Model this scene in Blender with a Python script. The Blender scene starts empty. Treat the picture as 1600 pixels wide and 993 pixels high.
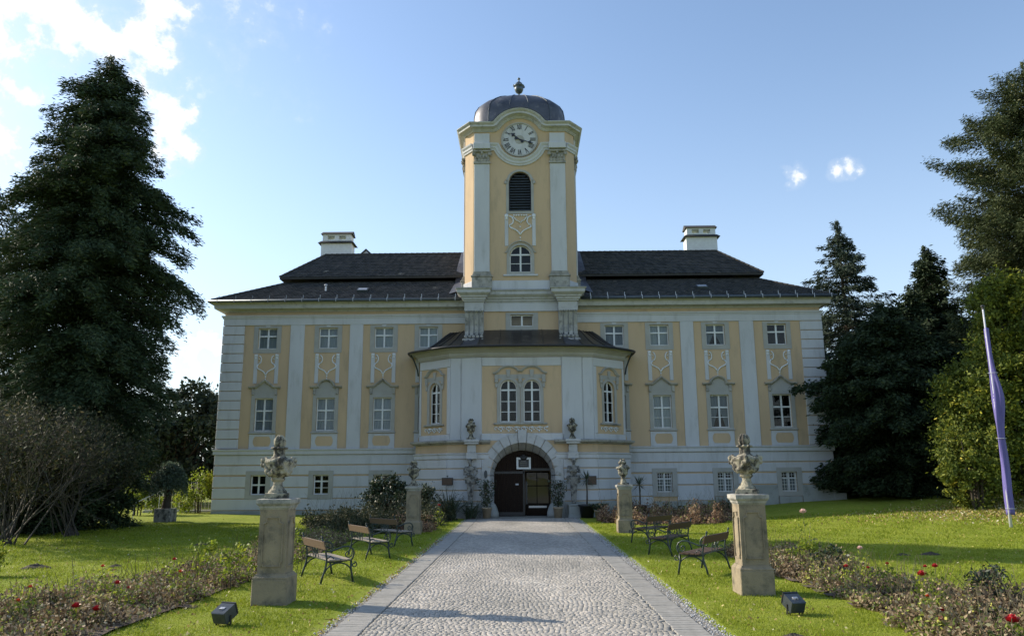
import bpy, math, random
import numpy as np
from mathutils import Vector, Matrix, noise
from math import sin, cos, pi, radians, sqrt

SC = bpy.context.scene
COL = SC.collection
# ------------------------------------------------------------------ camera
def make_camera():
    yaw, pitch, roll = radians(-0.684), radians(11.437), 0.007
    fw = Vector((sin(yaw)*cos(pitch), cos(yaw)*cos(pitch), sin(pitch)))
    r = Vector((cos(yaw), -sin(yaw), 0)); u = r.cross(fw)
    r2 = r*cos(roll)-u*sin(roll); u2 = u*cos(roll)+r*sin(roll)
    cam = bpy.data.cameras.new('camera'); o = bpy.data.objects.new('camera', cam); COL.objects.link(o)
    M = Matrix((( r2.x, u2.x, -fw.x, 0), (r2.y, u2.y, -fw.y, 0), (r2.z, u2.z, -fw.z, 2.0), (0, 0, 0, 1)))
    o.matrix_world = M
    cam.sensor_width = 36; cam.lens = 27.315; cam.clip_end = 3000; cam.clip_start = .05
    SC.camera = o
make_camera()
# ------------------------------------------------------------------ world, sun, exposure
SUN_AZ, SUN_EL = 69.0, 28.5        # degrees left of the view axis, above the horizon
SKY_STRENGTH, SUN_STRENGTH, EXPOSURE = 0.15, 5.0, 0.44
SKY_TINT = (1.20, 1.20, 1.20, 1)     # clear autumn air
HAZE_COL = (3.6, 4.2, 4.9, 1)       # pale air low in the sky
def make_world():
    w = bpy.data.worlds.new('World'); SC.world = w; w.use_nodes = True
    nt = w.node_tree; nt.nodes.clear(); N = nt.nodes.new; L = nt.links.new
    out = N('ShaderNodeOutputWorld'); bg = N('ShaderNodeBackground'); bg.inputs['Strength'].default_value = SKY_STRENGTH
    sky = N('ShaderNodeTexSky'); sky.sky_type = 'NISHITA'; sky.sun_disc = False
    sky.sun_elevation = radians(SUN_EL); sky.sun_rotation = radians(-SUN_AZ)
    sky.air_density = 1.0; sky.dust_density = 0.6; sky.ozone_density = 1.2
    tc = N('ShaderNodeTexCoord')
    nz = N('ShaderNodeTexNoise'); nz.inputs['Scale'].default_value = 10; nz.inputs['Detail'].default_value = 13
    nz.inputs['Roughness'].default_value = .66; nz.inputs['Distortion'].default_value = .25
    L(tc.outputs['Generated'], nz.inputs['Vector'])
    def m(op, a, b=None, clamp=False):
        n = N('ShaderNodeMath'); n.operation = op; n.use_clamp = clamp
        for i, v in enumerate((a, b)):
            if v is None: continue
            if hasattr(v, 'is_output'): L(v, n.inputs[i])
            else: n.inputs[i].default_value = v
        return n.outputs[0]
    clouds = [((-0.498,0.720,0.484),0.047,1.00),((-0.478,0.739,0.474),0.043,1.00),((-0.456,0.756,0.469),0.036,1.00),((-0.442,0.767,0.465),0.029,1.00),((-0.510,0.705,0.492),0.052,1.00),((-0.398,0.766,0.505),0.047,1.00),((-0.419,0.769,0.484),0.036,1.00),((-0.374,0.777,0.506),0.029,0.72),((-0.400,0.789,0.465),0.030,0.72),((-0.475,0.758,0.447),0.023,0.72),((-0.489,0.759,0.429),0.034,0.45),((-0.394,0.826,0.403),0.036,1.00),((-0.389,0.839,0.381),0.031,1.00),((-0.403,0.840,0.364),0.034,0.72),((-0.417,0.808,0.416),0.034,0.60),((-0.543,0.764,0.348),0.043,1.00),((-0.518,0.759,0.394),0.029,0.85),((-0.574,0.738,0.354),0.077,1.00),((-0.570,0.699,0.432),0.086,1.00),((-0.367,0.916,0.164),0.029,0.72),((-0.392,0.910,0.138),0.034,0.60),((-0.528,0.736,0.424),0.120,0.25),((-0.436,0.794,0.424),0.100,0.25),((-0.304,0.813,0.497),0.120,0.12),((0.3252,0.8793,0.3480),0.020,0.66),((0.3201,0.8842,0.3403),0.013,0.60),((0.3825,0.8564,0.3468),0.017,0.62),((0.3712,0.8617,0.3460),0.016,0.70),((0.3927,0.8533,0.3431),0.010,0.50)]
    tot = None
    for c, s, k in clouds:
        d = N('ShaderNodeVectorMath'); d.operation = 'DISTANCE'; L(tc.outputs['Generated'], d.inputs[0]); d.inputs[1].default_value = c
        v = m('MULTIPLY', m('SUBTRACT', 1.0, m('DIVIDE', d.outputs['Value'], s)), k)
        v = m('MAXIMUM', v, 0.0)
        tot = v if tot is None else m('MAXIMUM', tot, v)
    nf = N('ShaderNodeTexNoise'); nf.inputs['Scale'].default_value = 42; nf.inputs['Detail'].default_value = 8; nf.inputs['Roughness'].default_value = .6; L(tc.outputs['Generated'], nf.inputs['Vector'])
    dens = m('ADD', m('ADD', m('MULTIPLY', tot, 1.25), m('MULTIPLY', m('SUBTRACT', nz.outputs['Fac'], .5), 3.4)), m('MULTIPLY', m('SUBTRACT', nf.outputs['Fac'], .5), 2.4))
    gate = m('MULTIPLY', tot, 5.0, True)
    hard = m('MULTIPLY', m('MULTIPLY', m('SUBTRACT', dens, .46), 2.2, True), gate)
    soft = m('MULTIPLY', m('MULTIPLY', m('SUBTRACT', dens, .02), .9, True), gate)
    tint = N('ShaderNodeMix'); tint.data_type = 'RGBA'; tint.blend_type = 'MULTIPLY'; tint.inputs[0].default_value = 1; L(sky.outputs[0], tint.inputs[6]); tint.inputs[7].default_value = SKY_TINT
    sx = N('ShaderNodeSeparateXYZ'); L(tc.outputs['Generated'], sx.inputs[0])
    veil = m('MULTIPLY', m('POWER', m('SUBTRACT', 1.0, m('MULTIPLY', m('ABSOLUTE', sx.outputs['Z']), 1.7), True), 2.2), .85)
    hv = N('ShaderNodeMix'); hv.data_type = 'RGBA'; L(veil, hv.inputs[0]); L(tint.outputs[2], hv.inputs[6]); hv.inputs[7].default_value = HAZE_COL
    mx1 = N('ShaderNodeMix'); mx1.data_type = 'RGBA'; L(m('MULTIPLY', soft, .6), mx1.inputs[0]); L(hv.outputs[2], mx1.inputs[6]); mx1.inputs[7].default_value = (4.3, 4.7, 5.2, 1)
    mx2 = N('ShaderNodeMix'); mx2.data_type = 'RGBA'; L(hard, mx2.inputs[0]); L(mx1.outputs[2], mx2.inputs[6]); mx2.inputs[7].default_value = (5.7, 5.8, 5.9, 1)
    L(mx2.outputs[2], bg.inputs['Color']); L(bg.outputs[0], out.inputs['Surface'])
make_world()
sd = Vector((-sin(radians(SUN_AZ))*cos(radians(SUN_EL)), cos(radians(SUN_AZ))*cos(radians(SUN_EL)), sin(radians(SUN_EL))))
sl = bpy.data.lights.new('sun', 'SUN'); sl.energy = SUN_STRENGTH; sl.angle = radians(.5); sl.color = (1, .90, .74)
so = bpy.data.objects.new('sun', sl); COL.objects.link(so); so.rotation_euler = sd.to_track_quat('Z', 'Y').to_euler(); so.location = sd*60
SC.view_settings.view_transform = 'Standard'; SC.view_settings.look = 'None'; SC.view_settings.exposure = EXPOSURE; SC.view_settings.gamma = 1
SC.render.resolution_x, SC.render.resolution_y = 1024, 635
SC.cycles.max_bounces = 6; SC.cycles.transparent_max_bounces = 12
random.seed(4); RNG = np.random.default_rng(4)

# ------------------------------------------------------------------ helpers
def props(o, label=None, cat=None, group=None, kind=None):
    if label: o['label'] = label
    if cat: o['category'] = cat
    if group: o['group'] = group
    if kind: o['kind'] = kind
    return o
def empty(name, loc, rz=0, **k):
    o = bpy.data.objects.new(name, None); COL.objects.link(o); o.location = loc; o.rotation_euler = (0, 0, rz); o.empty_display_size = .3
    return props(o, **k)
def link(name, me, parent=None):
    o = bpy.data.objects.new(name, me); COL.objects.link(o)
    if parent is not None: o.parent = parent
    return o
def copy_tree(o, parent=None):
    c = o.copy(); COL.objects.link(c)
    if parent is not None: c.parent = parent
    for ch in list(o.children): copy_tree(ch, c)
    return c
T = Matrix.Translation
class MB:
    def __init__(s, M=None): s.v = []; s.f = []; s.M = M if M is not None else Matrix.Identity(4)
    def add(s, vs, fs):
        b = len(s.v); s.v += [tuple(s.M @ Vector(v)) for v in vs]; s.f += [tuple(i+b for i in f) for f in fs]
    def box(s, x0, x1, y0, y1, z0, z1):
        s.add([(x0,y0,z0),(x1,y0,z0),(x1,y1,z0),(x0,y1,z0),(x0,y0,z1),(x1,y0,z1),(x1,y1,z1),(x0,y1,z1)],
              [(0,3,2,1),(4,5,6,7),(0,1,5,4),(1,2,6,5),(2,3,7,6),(3,0,4,7)])
    def bbox(s, x0, x1, y0, y1, z0, z1, c=.02):
        """box whose front (low y) edges are chamfered"""
        s.add([(x0,y1,z0),(x1,y1,z0),(x1,y1,z1),(x0,y1,z1),(x0,y0+c,z0),(x1,y0+c,z0),(x1,y0+c,z1),(x0,y0+c,z1),
               (x0+c,y0,z0+c),(x1-c,y0,z0+c),(x1-c,y0,z1-c),(x0+c,y0,z1-c)],
              [(0,1,5,4),(1,2,6,5),(2,3,7,6),(3,0,4,7),(4,5,9,8),(5,6,10,9),(6,7,11,10),(7,4,8,11),(8,9,10,11),(3,2,1,0)])
    def prism(s, poly, y0, y1):
        """polygon in x,z extruded along y"""
        n = len(poly)
        s.add([(x,y0,z) for x,z in poly]+[(x,y1,z) for x,z in poly],
              [tuple(range(n)), tuple(range(2*n-1,n-1,-1))]+[(i,i+n,(i+1)%n+n,(i+1)%n) for i in range(n)])
    def prismz(s, poly, z0, z1):
        n = len(poly)
        s.add([(x,y,z0) for x,y in poly]+[(x,y,z1) for x,y in poly],
              [tuple(range(n-1,-1,-1)), tuple(range(n,2*n))]+[(i,(i+1)%n,(i+1)%n+n,i+n) for i in range(n)])
    def prismx(s, poly, x0, x1):
        """polygon in y,z extruded along x"""
        n = len(poly)
        s.add([(x0,y,z) for y,z in poly]+[(x1,y,z) for y,z in poly],
              [tuple(range(n)), tuple(range(2*n-1,n-1,-1))]+[(i,i+n,(i+1)%n+n,(i+1)%n) for i in range(n)])
    def lathe(s, prof, c=(0,0,0), n=16, sq=False, close=True):
        vs = []; fs = []
        for r, z in prof:
            for i in range(n):
                a = 2*pi*(i+.5)/n; k = 1
                if sq: k = 1/max(abs(cos(a)), abs(sin(a)))
                vs.append((c[0]+r*k*cos(a), c[1]+r*k*sin(a), c[2]+z))
        m = len(prof)
        for j in range(m-1):
            for i in range(n): fs.append((j*n+i, j*n+(i+1)%n, (j+1)*n+(i+1)%n, (j+1)*n+i))
        if close: fs.append(tuple(range(n-1,-1,-1))); fs.append(tuple(range((m-1)*n, m*n)))
        s.add(vs, fs)
    def tube(s, pts, r, n=6, r1=None):
        pts = [Vector(p) for p in pts]; m = len(pts)
        if r1 is None: r1 = r
        rs = r if isinstance(r, (list, tuple)) else [r+(r1-r)*i/(m-1) for i in range(m)]
        vs = []; fs = []; up = None
        for i, p in enumerate(pts):
            d = (pts[min(i+1,m-1)]-pts[max(i-1,0)])
            d = d.normalized() if d.length > 1e-9 else Vector((0,0,1))
            if up is None: up = Vector((0,0,1)) if abs(d.z) < .9 else Vector((1,0,0))
            a = d.cross(up)
            if a.length < 1e-4: a = d.cross(Vector((0,1,0)))
            a.normalize(); b = a.cross(d); up = b
            for k in range(n):
                t = 2*pi*k/n; vs.append(tuple(p+(a*cos(t)+b*sin(t))*rs[i]))
        for j in range(m-1):
            for k in range(n): fs.append((j*n+k, (j+1)*n+k, (j+1)*n+(k+1)%n, j*n+(k+1)%n))
        fs.append(tuple(range(n))); fs.append(tuple(range(m*n-1,(m-1)*n-1,-1)))
        s.add(vs, fs)
    def ball(s, c, r, n=10, m=7, R=None):
        if not isinstance(r, (tuple, list)): r = (r, r, r)
        vs = []; fs = []
        for j in range(m+1):
            th = pi*j/m
            for i in range(n):
                a = 2*pi*i/n; v = Vector((r[0]*sin(th)*cos(a), r[1]*sin(th)*sin(a), r[2]*cos(th)))
                if R is not None: v = R @ v
                vs.append((c[0]+v.x, c[1]+v.y, c[2]+v.z))
        for j in range(m):
            for i in range(n): fs.append((j*n+i, (j+1)*n+i, (j+1)*n+(i+1)%n, j*n+(i+1)%n))
        s.add(vs, fs)
    def mesh(s, name):
        me = bpy.data.meshes.new(name); me.from_pydata(s.v, [], s.f); me.update(); return me
    def build(s, name, mat, parent=None, smooth=False, **k):
        me = s.mesh(name); me.materials.append(mat)
        if smooth: me.polygons.foreach_set('use_smooth', [True]*len(me.polygons))
        return props(link(name, me, parent), **k)
def remesh(name, mb, voxel, mat, parent=None, amp=0, fs=20, **k):
    me = mb.mesh(name+'_tmp'); o = bpy.data.objects.new('tmp', me); COL.objects.link(o)
    md = o.modifiers.new('r', 'REMESH'); md.mode = 'VOXEL'; md.voxel_size = voxel; md.use_smooth_shade = True
    dg = bpy.context.evaluated_depsgraph_get(); ev = o.evaluated_get(dg); m2 = bpy.data.meshes.new_from_object(ev, depsgraph=dg)
    bpy.data.objects.remove(o); m2.name = name
    if amp:
        for v in m2.vertices:
            v.co += v.normal*amp*(noise.noise(v.co*fs)+.6*noise.noise(v.co*fs*2.3))
    m2.materials.clear(); m2.materials.append(mat)
    m2.polygons.foreach_set('use_smooth', [True]*len(m2.polygons))
    return props(link(name, m2, parent), **k)
def npmesh(name, V, F, mat, parent=None, rnd=None, smooth=False, **k):
    V = np.ascontiguousarray(V, dtype=np.float32); F = np.ascontiguousarray(F, dtype=np.int32); n, kk = F.shape
    me = bpy.data.meshes.new(name); me.vertices.add(len(V)); me.vertices.foreach_set('co', V.ravel())
    me.loops.add(n*kk); me.loops.foreach_set('vertex_index', F.ravel()); me.polygons.add(n)
    me.polygons.foreach_set('loop_start', np.arange(0, n*kk, kk, dtype=np.int32))
    if rnd is not None:
        a = me.attributes.new('rnd', 'FLOAT', 'FACE'); a.data.foreach_set('value', np.asarray(rnd, dtype=np.float32))
    if smooth: me.polygons.foreach_set('use_smooth', np.ones(n, dtype=bool))
    me.materials.append(mat); me.update(calc_edges=True); me.validate()
    return props(link(name, me, parent), **k)
def leaves(C, size, rng=RNG, asp=.45, flat=0.0, d=None):
    """one small quad leaf at every centre; returns V,F"""
    n = len(C); a = rng.normal(size=(n,3)) if d is None else d+rng.normal(size=(n,3))*.35
    a /= np.linalg.norm(a, axis=1)[:,None]; b = np.cross(a, rng.normal(size=(n,3))+np.array([0,0,flat*0])); b /= np.linalg.norm(b, axis=1)[:,None]+1e-9
    s = (size*rng.uniform(.6,1.3,n))[:,None]; a = a*s; b = b*s*asp; nn = np.cross(a, b); nn /= np.linalg.norm(nn,axis=1)[:,None]+1e-9
    V = np.stack([C-a, C-b+nn*s*.12, C+a, C+b+nn*s*.12], 1).reshape(-1,3)
    return V, np.arange(4*n).reshape(n,4)

# ------------------------------------------------------------------ materials
def nodes(name):
    m = bpy.data.materials.new(name); m.use_nodes = True; nt = m.node_tree; nt.nodes.clear()
    out = nt.nodes.new('ShaderNodeOutputMaterial'); p = nt.nodes.new('ShaderNodeBsdfPrincipled'); nt.links.new(p.outputs[0], out.inputs[0])
    return m, nt, p, out
def rgba(c): return (c[0], c[1], c[2], 1)
def mat(name, c1, c2=None, scale=3.0, rough=.8, bump=0.0, bscale=None, metal=0, stretch=None, c3=None, s3=1.0, th3=(.5,.7), spec=None, detail=8, blend=(.3,.7)):
    m, nt, p, out = nodes(name); N = nt.nodes.new; L = nt.links.new
    p.inputs['Roughness'].default_value = rough; p.inputs['Metallic'].default_value = metal
    if spec is not None: p.inputs['Specular IOR Level'].default_value = spec
    p.inputs['Base Color'].default_value = rgba(c1)
    geo = N('ShaderNodeNewGeometry'); vec = geo.outputs['Position']
    if stretch:
        mp = N('ShaderNodeMapping'); mp.inputs['Scale'].default_value = stretch; L(vec, mp.inputs[0]); svec = mp.outputs[0]
    else: svec = vec
    col = None
    if c2:
        nz = N('ShaderNodeTexNoise'); nz.inputs['Scale'].default_value = scale; nz.inputs['Detail'].default_value = detail; nz.inputs['Roughness'].default_value = .6; L(svec, nz.inputs['Vector'])
        r = N('ShaderNodeMapRange'); r.inputs[1].default_value = blend[0]; r.inputs[2].default_value = blend[1]; L(nz.outputs['Fac'], r.inputs[0])
        mx = N('ShaderNodeMix'); mx.data_type = 'RGBA'; L(r.outputs[0], mx.inputs[0]); mx.inputs[6].default_value = rgba(c1); mx.inputs[7].default_value = rgba(c2); col = mx.outputs[2]
    if c3:
        nz = N('ShaderNodeTexNoise'); nz.inputs['Scale'].default_value = s3; nz.inputs['Detail'].default_value = 10; nz.inputs['Roughness'].default_value = .65; L(svec, nz.inputs['Vector'])
        r = N('ShaderNodeMapRange'); r.inputs[1].default_value = th3[0]; r.inputs[2].default_value = th3[1]; L(nz.outputs['Fac'], r.inputs[0])
        mx = N('ShaderNodeMix'); mx.data_type = 'RGBA'; L(r.outputs[0], mx.inputs[0])
        if col: L(col, mx.inputs[6])
        else: mx.inputs[6].default_value = rgba(c1)
        mx.inputs[7].default_value = rgba(c3); col = mx.outputs[2]
    if col: L(col, p.inputs['Base Color'])
    if bump:
        nz = N('ShaderNodeTexNoise'); nz.inputs['Scale'].default_value = bscale or scale*6; nz.inputs['Detail'].default_value = 6; L(vec, nz.inputs['Vector'])
        b = N('ShaderNodeBump'); b.inputs['Strength'].default_value = bump; b.inputs['Distance'].default_value = .02; L(nz.outputs['Fac'], b.inputs['Height']); L(b.outputs[0], p.inputs['Normal'])
    return m
def rmat(name, stops, rough=.8, transl=0.0, noise_amt=0.0, spec=.3, metal=0):
    """colour by the per-face random attribute"""
    m, nt, p, out = nodes(name); N = nt.nodes.new; L = nt.links.new
    at = N('ShaderNodeAttribute'); at.attribute_name = 'rnd'; cr = N('ShaderNodeValToRGB'); e = cr.color_ramp.elements
    while len(e) > 1: e.remove(e[-1])
    e[0].position = stops[0][0]; e[0].color = rgba(stops[0][1])
    for s, c in stops[1:]:
        x = e.new(s); x.color = rgba(c)
    L(at.outputs['Fac'], cr.inputs[0]); L(cr.outputs[0], p.inputs['Base Color'])
    p.inputs['Roughness'].default_value = rough; p.inputs['Specular IOR Level'].default_value = spec; p.inputs['Metallic'].default_value = metal
    if transl:
        t = N('ShaderNodeBsdfTranslucent'); L(cr.outputs[0], t.inputs[0]); mx = N('ShaderNodeMixShader'); mx.inputs[0].default_value = transl
        L(p.outputs[0], mx.inputs[1]); L(t.outputs[0], mx.inputs[2]); L(mx.outputs[0], out.inputs[0])
    return m
def glassmat(name, tint, refl):
    m, nt, p, out = nodes(name); nt.nodes.remove(p); N = nt.nodes.new; L = nt.links.new
    t = N('ShaderNodeBsdfTransparent'); t.inputs[0].default_value = rgba(tint); g = N('ShaderNodeBsdfGlossy'); g.inputs['Roughness'].default_value = .03
    fr = N('ShaderNodeFresnel'); fr.inputs[0].default_value = 1.5; a = N('ShaderNodeMath'); a.operation = 'ADD'; a.inputs[1].default_value = refl; L(fr.outputs[0], a.inputs[0])
    nz = N('ShaderNodeTexNoise'); nz.inputs['Scale'].default_value = 2.5; b = N('ShaderNodeBump'); b.inputs['Strength'].default_value = .05; b.inputs['Distance'].default_value = .05
    geo = N('ShaderNodeNewGeometry'); L(geo.outputs['Position'], nz.inputs['Vector']); L(nz.outputs['Fac'], b.inputs['Height']); L(b.outputs[0], g.inputs['Normal'])
    mx = N('ShaderNodeMixShader'); L(a.outputs[0], mx.inputs[0]); L(t.outputs[0], mx.inputs[1]); L(g.outputs[0], mx.inputs[2]); L(mx.outputs[0], out.inputs[0])
    return m
M = {}
M['yellow'] = mat('yellow_stucco', (.57,.42,.265), (.485,.355,.22), scale=.7, rough=.9, bump=.15, bscale=40, stretch=(1,1,.25), c3=(.34,.27,.18), s3=1.8, th3=(.54,.85))
M['white'] = mat('white_stucco', (.56,.565,.575), (.475,.48,.49), scale=.8, rough=.9, bump=.12, bscale=40, stretch=(1,1,.22), c3=(.33,.33,.31), s3=2.2, th3=(.54,.85))
M['grey'] = mat('grey_stucco', (.40,.39,.36), (.33,.32,.29), scale=1.5, rough=.9, bump=.2, bscale=30)
M['plinth'] = mat('plinth_stucco', (.36,.37,.35), (.26,.27,.25), scale=1.1, rough=.9, bump=.3, bscale=20, c3=(.18,.19,.16), s3=2.2, th3=(.55,.8))
M['worn'] = mat('weathered_stone_trim', (.42,.40,.35), (.26,.25,.22), scale=3, rough=.92, bump=.5, bscale=25, c3=(.10,.10,.09), s3=3.5, th3=(.5,.72))
M['wornw'] = mat('weathered_white_trim', (.50,.50,.50), (.40,.40,.39), scale=2, rough=.9, bump=.3, bscale=25, c3=(.22,.22,.20), s3=4, th3=(.55,.8))
M['sand'] = mat('pedestal_sandstone', (.31,.25,.16), (.21,.175,.12), scale=3, rough=.93, bump=.55, bscale=45, c3=(.075,.07,.055), s3=3.5, th3=(.50,.72))
M['urn'] = mat('urn_stone', (.42,.38,.28), (.24,.22,.165), scale=7, rough=.93, bump=.6, bscale=60, c3=(.045,.042,.035), s3=6, th3=(.43,.56))
M['statue'] = mat('statue_stone', (.30,.29,.26), (.20,.195,.18), scale=8, rough=.93, bump=.4, bscale=40, c3=(.055,.055,.05), s3=5, th3=(.46,.6))
M['casing'] = mat('white_window_paint', (.72,.74,.74), (.62,.63,.63), scale=6, rough=.5)
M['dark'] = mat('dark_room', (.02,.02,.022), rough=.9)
M['curtain'] = mat('net_curtain', (.50,.54,.56), (.36,.40,.43), scale=2.2, rough=.95, stretch=(9,9,.5))
M['curtain2'] = mat('grey_net_curtain', (.24,.28,.32), (.15,.18,.21), scale=2.2, rough=.95, stretch=(9,9,.5))
M['glass'] = glassmat('window_glass', (.78,.82,.84), -.01)
M['lead'] = mat('grey_sheet_metal', (.13,.13,.14), (.07,.07,.08), scale=1.3, rough=.48, bump=.3, bscale=3, metal=.6, c3=(.26,.235,.21), s3=2.0, th3=(.55,.75))
M['brownmetal'] = mat('brown_sheet_metal', (.10,.088,.08), (.055,.048,.045), scale=1.0, rough=.36, bump=.2, bscale=3, metal=.7, c3=(.24,.20,.17), s3=1.6, th3=(.58,.75))
M['gutter'] = mat('gutter_metal', (.10,.12,.14), (.07,.085,.10), scale=4, rough=.45, metal=.5)
M['iron'] = mat('green_black_iron', (.012,.028,.026), (.02,.035,.03), scale=12, rough=.38, bump=.1)
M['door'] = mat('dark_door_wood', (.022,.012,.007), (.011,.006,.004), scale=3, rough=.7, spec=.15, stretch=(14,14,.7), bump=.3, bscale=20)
M['slat'] = mat('bench_wood', (.15,.098,.058), (.10,.065,.04), scale=4, rough=.6, stretch=(3,3,20), bump=.3, bscale=40)
M['slatw'] = mat('worn_bench_seat_wood', (.36,.30,.24), (.24,.20,.15), scale=4, rough=.65, stretch=(3,3,20), bump=.3, bscale=40)
M['slatd'] = mat('dark_bench_wood', (.10,.055,.03), (.06,.035,.02), scale=4, rough=.55, stretch=(3,3,20), bump=.3, bscale=40)
M['cobble'] = rmat('granite_cobble', [(0,(.25,.235,.205)), (.35,(.33,.305,.265)), (.6,(.385,.355,.31)), (.85,(.44,.395,.34)), (1,(.52,.48,.42))], rough=.75, spec=.4)
M['border'] = mat('border_stone', (.36,.34,.305), (.25,.235,.205), scale=9, rough=.8, bump=.4, bscale=50, c3=(.22,.21,.18), s3=2.2, th3=(.5,.8))
M['gravelbase'] = mat('grit_joint', (.30,.28,.245), (.21,.195,.165), scale=30, rough=.95, bump=.6, bscale=90)
M['gravel'] = rmat('gravel_stone', [(0,(.25,.24,.23)), (.5,(.42,.41,.40)), (1,(.60,.59,.58))])
M['tile'] = rmat('roof_tile_fired', [(0,(.026,.029,.034)), (.45,(.046,.049,.056)), (.85,(.070,.070,.074)), (.97,(.12,.11,.10)), (1,(.24,.23,.21))], rough=.7, spec=.4)
M['tilebase'] = mat('roof_underlay', (.035,.034,.034), (.055,.052,.05), scale=2, rough=.85)
M['soil'] = mat('rose_bed_mulch', (.075,.055,.04), (.14,.10,.07), scale=14, rough=1, bump=1, bscale=60)
M['bark'] = mat('tree_bark', (.075,.06,.045), (.04,.032,.025), scale=6, rough=.95, bump=1, bscale=20, stretch=(3,3,.6))
M['twig'] = mat('grey_twig', (.075,.065,.05), (.045,.038,.03), scale=3, rough=.9)
M['lamp'] = mat('floodlight_casing', (.035,.045,.055), (.06,.07,.08), scale=9, rough=.35, metal=.3)
M['flag'] = mat('purple_cloth', (.14,.115,.36), (.10,.085,.27), scale=3, rough=.7, stretch=(6,6,.4))
M['pole'] = mat('white_pole_paint', (.60,.61,.64), (.5,.5,.54), scale=5, rough=.35)
M['black'] = mat('black_paint', (.015,.015,.017), rough=.4)
M['terracotta'] = mat('pot_clay', (.38,.30,.20), (.28,.22,.15), scale=6, rough=.85, bump=.2)
M['mud'] = mat('molehill_soil', (.05,.04,.028), (.09,.07,.05), scale=20, rough=1, bump=1, bscale=50)
M['rail'] = mat('galvanised_rail', (.45,.46,.48), rough=.35, metal=.6)
M['courtyard'] = mat('courtyard_stucco', (.62,.50,.26), (.5,.42,.24), scale=1, rough=.9)

# ------------------------------------------------------------------ terrain
def sst(t): t = np.clip(t, 0, 1); return t*t*(3-2*t)
def height(x, y):
    x = np.asarray(x, float); y = np.asarray(y, float)
    h = .62*sst((x-7)/9.6)*sst((y-22)/18)+.10*sst((-x-8)/8)*sst((y-26)/14)
    h = h+.9*sst((x-16)/9)*sst((y-27)/8)+1.6*sst((x-20)/40)*sst((y-34)/30)
    h = h+.018*(np.sin(x*.9+1.3)*np.sin(y*.7)+.5*np.sin(x*2.1)*np.sin(y*1.7+2))*sst((abs(x+.087)-3.2)/2)
    inner = sst((2.78-abs(x+.087))/.03)*(y < 40)
    return h*(1-inner)-.05*inner
def hz(x, y): return float(height(x, y))
def axis(lo, hi, fine, extra, far):
    a = list(np.arange(lo, hi+1e-6, fine))+extra+far
    return np.array(sorted(set(np.round(a, 4))))
def grid_sheet(xs, ys, dz=0):
    X, Y = np.meshgrid(xs, ys, indexing='ij'); Z = height(X, Y)+dz; nx, ny = X.shape
    V = np.stack([X.ravel(), Y.ravel(), Z.ravel()], 1); i, j = np.meshgrid(np.arange(nx-1), np.arange(ny-1), indexing='ij'); b = (i*ny+j).ravel()
    return V, np.stack([b, b+ny, b+ny+1, b+1], 1)
def lawn_mat():
    m, nt, p, out = nodes('lawn'); N = nt.nodes.new; L = nt.links.new; p.inputs['Roughness'].default_value = .95; p.inputs['Specular IOR Level'].default_value = .15
    geo = N('ShaderNodeNewGeometry')
    def nz(s, d=6):
        n = N('ShaderNodeTexNoise'); n.inputs['Scale'].default_value = s; n.inputs['Detail'].default_value = d; n.inputs['Roughness'].default_value = .65; L(geo.outputs['Position'], n.inputs['Vector']); return n.outputs['Fac']
    def mix(f, a, b, lo=.35, hi=.65):
        r = N('ShaderNodeMapRange'); r.inputs[1].default_value = lo; r.inputs[2].default_value = hi; L(f, r.inputs[0]); x = N('ShaderNodeMix'); x.data_type = 'RGBA'; L(r.outputs[0], x.inputs[0])
        for i, c in ((6, a), (7, b)):
            if hasattr(c, 'is_output'): L(c, x.inputs[i])
            else: x.inputs[i].default_value = rgba(c)
        return x.outputs[2]
    c = mix(nz(.35), (.20,.255,.020), (.29,.32,.034)); c = mix(nz(30), c, (.11,.165,.018), .45, .75); c = mix(nz(4), c, (.33,.31,.09), .52, .78)
    c = mix(nz(1.6,9), c, (.16,.135,.05), .64, .80)
    L(c, p.inputs['Base Color'])
    b = N('ShaderNodeBump'); b.inputs['Strength'].default_value = .8; b.inputs['Distance'].default_value = .03; L(nz(45), b.inputs['Height']); L(b.outputs[0], p.inputs['Normal'])
    return m
M['lawn'] = lawn_mat()
M['blade'] = rmat('grass_blade', [(0,(.15,.19,.014)), (.5,(.25,.305,.022)), (.85,(.32,.36,.04)), (1,(.40,.37,.11))], rough=.6, transl=.35, spec=.25)
E1 = [-2.867-.03, -2.867, 2.693, 2.693+.03]
xs = axis(-30, 34, .5, E1, [-900,-500,-250,-120,-70,-45,-36,40,48,70,120,250,500,900]); ys = axis(-4, 62, .5, [39.99,40.01], [-400,-150,-60,-25,-10,70,85,120,200,400,900])
V, F = grid_sheet(xs, ys); npmesh('ground', V, F, M['lawn'], kind='structure', smooth=True)

# ------------------------------------------------------------------ the path: base, border stones, cobbles
PX = -.087
def cobble_verts(cx, cy, w, d, z, rng):
    j = lambda: rng.uniform(-.005,.005); hw, hd = w/2, d/2; k = .80
    vs = [(cx-hw+j(),cy-hd+j(),z-.05),(cx+hw+j(),cy-hd+j(),z-.05),(cx+hw+j(),cy+hd+j(),z-.05),(cx-hw+j(),cy+hd+j(),z-.05)]
    mid = [(cx+sx*hw+j(),cy+sy*hd+j(),z-.006) for sx,sy in ((-1,-1),(1,-1),(1,1),(-1,1))]
    top = [(cx+sx*hw*k+j(),cy+sy*hd*k+j(),z+j()*.35) for sx,sy in ((-1,-1),(1,-1),(1,1),(-1,1))]
    return vs+mid+top
CF = [(0,1,5,4),(1,2,6,5),(2,3,7,6),(3,0,4,7),(4,5,9,8),(5,6,10,9),(6,7,11,10),(7,4,8,11),(8,9,10,11)]
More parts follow.
